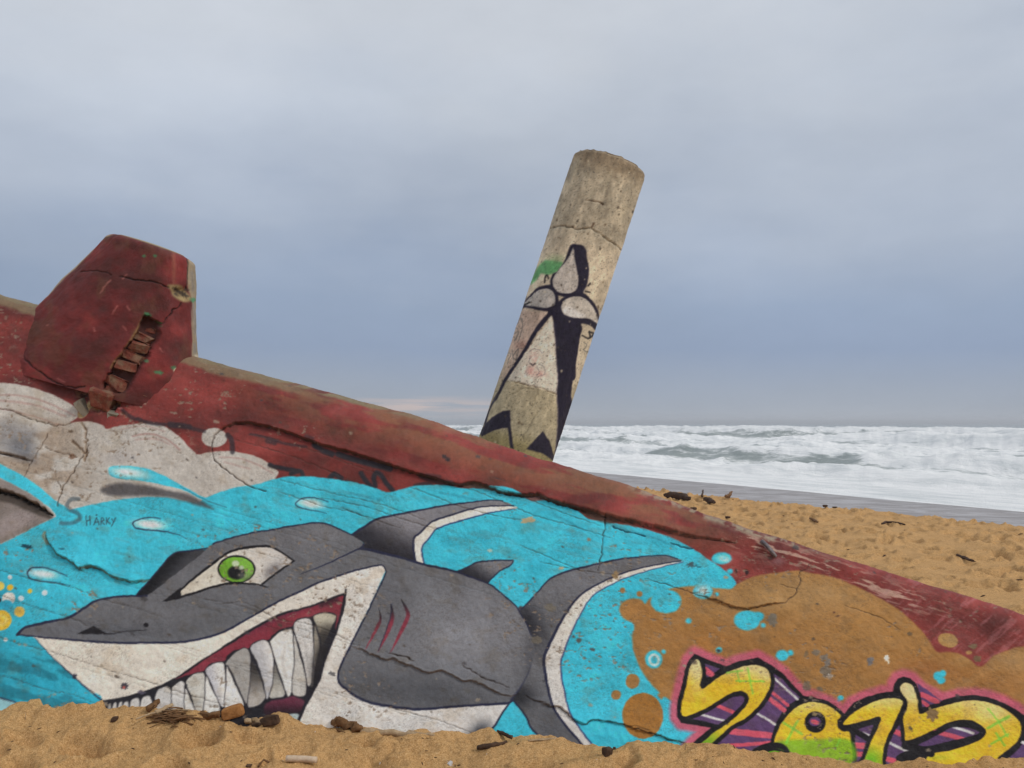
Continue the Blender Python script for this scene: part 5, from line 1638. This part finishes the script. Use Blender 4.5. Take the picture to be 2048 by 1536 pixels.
for i, (x, y, lb) in enumerate(((52, 1440, 'thin dry straw standing in the sand near the left edge'), (1370, 1500, 'thin dry straw standing in the sand left of the lettering'))):
    p = ground(x, y)
    tag(stick('straw', [p - [0, 0, .01], p + [.001, 0, .012], p + [.002, 0, .034]], [.0018, .0016, .001], W_PALE, None, 30 + i, 5), lb, 'straw')

# --- heap of fine twigs under the teeth, with the larger ones on top
twig('twig', 'long pale curved twig arching over the heap of fine twigs', 'twig', [(273, 1446), (300, 1436), (330, 1430), (360, 1427), (385, 1430)], [.004, .0055, .006, .005], W_PALE, seed=40, sides=6, up=.012)
twig('stick', 'short thick dark brown stick upright in the heap of twigs', 'stick', [(293, 1428), (304, 1424), (315, 1420)], [.016, .015, .013], W_BRN, seed=41, sides=9, up=.02, lift=[0, .012, .024])
twig('stick', 'short greyish stick propped on the heap of twigs beside the dark one', 'stick', [(313, 1433), (330, 1428), (346, 1423)], [.011, .010, .008], W_PALE, seed=42, sides=8, up=.014, lift=[0, .006, .014])
twig('stick', 'low row of weathered sticks half buried between the twig heap and orange block', 'stick', [(385, 1436), (410, 1437), (440, 1435)], [.010, .012, .010], W_BRN, seed=43, sides=9, rough=.3)
hv, hf = [], []
nv_ = 0
r6 = np.random.default_rng(66)
for i in range(95):
    x, y = r6.normal(347, 17), r6.normal(1440, 5)
    p = ground(x, y)
    a = r6.normal(0, .28)
    L = r6.uniform(.03, .10)
    d = np.array([math.cos(a), math.sin(a) * .8, r6.normal(0, .16)]) * L / 2
    z_ = r6.uniform(.002, .030) * math.exp(-((x - 345) / 30) ** 2)
    V, F, cap = tube([p - d + [0, 0, z_], p + [0, 0, z_ + .003], p + d + [0, 0, z_]], [r6.uniform(.002, .0042)] * 2, 5, i, .1)
    F3 = np.concatenate([F[:, [0, 1, 2]], F[:, [0, 2, 3]], cap[:, :3]])
    hv.append(V)
    hf.append(F3 + nv_)
    nv_ += len(V)
tag(mesh_obj('twig_heap', np.concatenate(hv), np.concatenate(hf), W_BRN), 'heap of fine dry twigs washed up below the teeth', 'twig heap', kind='stuff')

# --- on the beach behind the bunker
twig('driftwood_log', 'dark driftwood log on the sand just behind the roof edge', 'driftwood', [(1330, 998), (1345, 999), (1362, 1001), (1381, 1006)], [.03, .06, .065, .03], W_DARK, True, seed=50, rough=.2)
twig('driftwood_piece', 'short dark driftwood piece right of the dark log', 'driftwood', [(1408, 1005), (1418, 1007), (1428, 1011)], [.035, .055, .03], W_DARK, True, seed=51)
twig('twig', 'tiny upright dark stump of wood behind the dark log', 'twig', [(1403, 995), (1405, 990)], [.022, .02], W_DARK, True, seed=52, sides=6, lift=[0, .07])
twig('driftwood_piece', 'reddish driftwood with raised tip on the crest by the wet sand', 'driftwood', [(1450, 988), (1457, 987), (1463, 984)], [.025, .035, .015], W_BRN, True, seed=53, lift=[0, .01, .06])
lump('stone', 'small dark stone by the roof edge below the dark log', 'stone', 1386, 1021, (.10, .07, .05), 10, W_DARK, True, seed=54)
lump('stone', 'small blackish stone on open sand right of the slab end', 'stone', 1455, 1038, (.08, .05, .035), -10, W_DARK, True, seed=55)
twig('stick', 'dark curved stick lying alone in the middle of the rear sand', 'stick', [(1763, 1071), (1770, 1067), (1785, 1068), (1809, 1073)], [.016, .02, .018, .012], W_DARK, True, seed=56, sides=7, up=.11)
twig('stick', 'straight dark stick near the right edge of the rear sand', 'stick', [(1914, 1115), (1928, 1121), (1946, 1127)], [.013, .018, .013], W_DARK, True, seed=57, sides=7)
twig('stick', 'short dark stick on the rear sand above the slab end', 'stick', [(1621, 1040), (1630, 1044), (1637, 1048)], [.014, .022, .014], W_BRN, True, seed=58, sides=7)
lump('stone', 'dark stone on the sand crest left of its smaller neighbour', 'stone', 1649, 1016, (.09, .06, .05), 0, W_DARK, True, seed=59)
lump('stone', 'tiny dark stone on the sand crest right of a bigger one', 'stone', 1671, 1019, (.09, .06, .05), 0, W_DARK, True, seed=60)
# --- crumbs of wood and shell that nobody could count
def crumbs(name, label, n, sx, sy, size, rear, mat, seed):
    r_ = np.random.default_rng(seed)
    V_, F_, k = [], [], 0
    flat = SANDP.reshape(-1, 3)
    ok = ((flat[:, 0] > sx[0]) & (flat[:, 0] < sx[1]) & (flat[:, 1] > sy[0]) & (flat[:, 1] < sy[1]))
    ok &= (seaward(flat[:, 0], flat[:, 1]) < -.1) & ((flat[:, 1] > yplane(flat[:, 0], 0) + 1.6) if rear else (flat[:, 1] < yplane(flat[:, 0], 0) - .01))
    idx = np.flatnonzero(ok)
    for i in r_.choice(idx, n, replace=False):
        p = flat[i]
        s = size * r_.uniform(.4, 1.3)
        a = r_.uniform(0, 3.1)
        d = np.array([math.cos(a), math.sin(a), r_.normal(0, .2)]) * s
        v, f, cap = tube([p - d + [0, 0, s * .15], p + [0, 0, s * .25], p + d + [0, 0, s * .15]], [s * .12, s * .25, s * .1], 5, int(i) % 9999, .2)
        V_.append(v)
        F_.append(np.concatenate([f[:, [0, 1, 2]], f[:, [0, 2, 3]], cap[:, :3]]) + k)
        k += len(v)
    tag(mesh_obj(name, np.concatenate(V_), np.concatenate(F_), mat), label, 'debris', kind='stuff')


crumbs('wood_crumbs', 'tiny dark crumbs of wood scattered over the foreground sand', 170, (-2.8, 2.8), (3.5, 4.7), .009, False, W_DARK, 71)
crumbs('shell_crumbs', 'tiny pale shell crumbs scattered over the foreground sand', 70, (-2.8, 2.8), (3.5, 4.6), .006, False, M_SHELL, 72)
crumbs('wood_chips', 'small dark wood chips strewn over the beach behind the bunker', 45, (1.5, 11), (6.5, 22), .028, True, W_DARK, 73)
print('done')
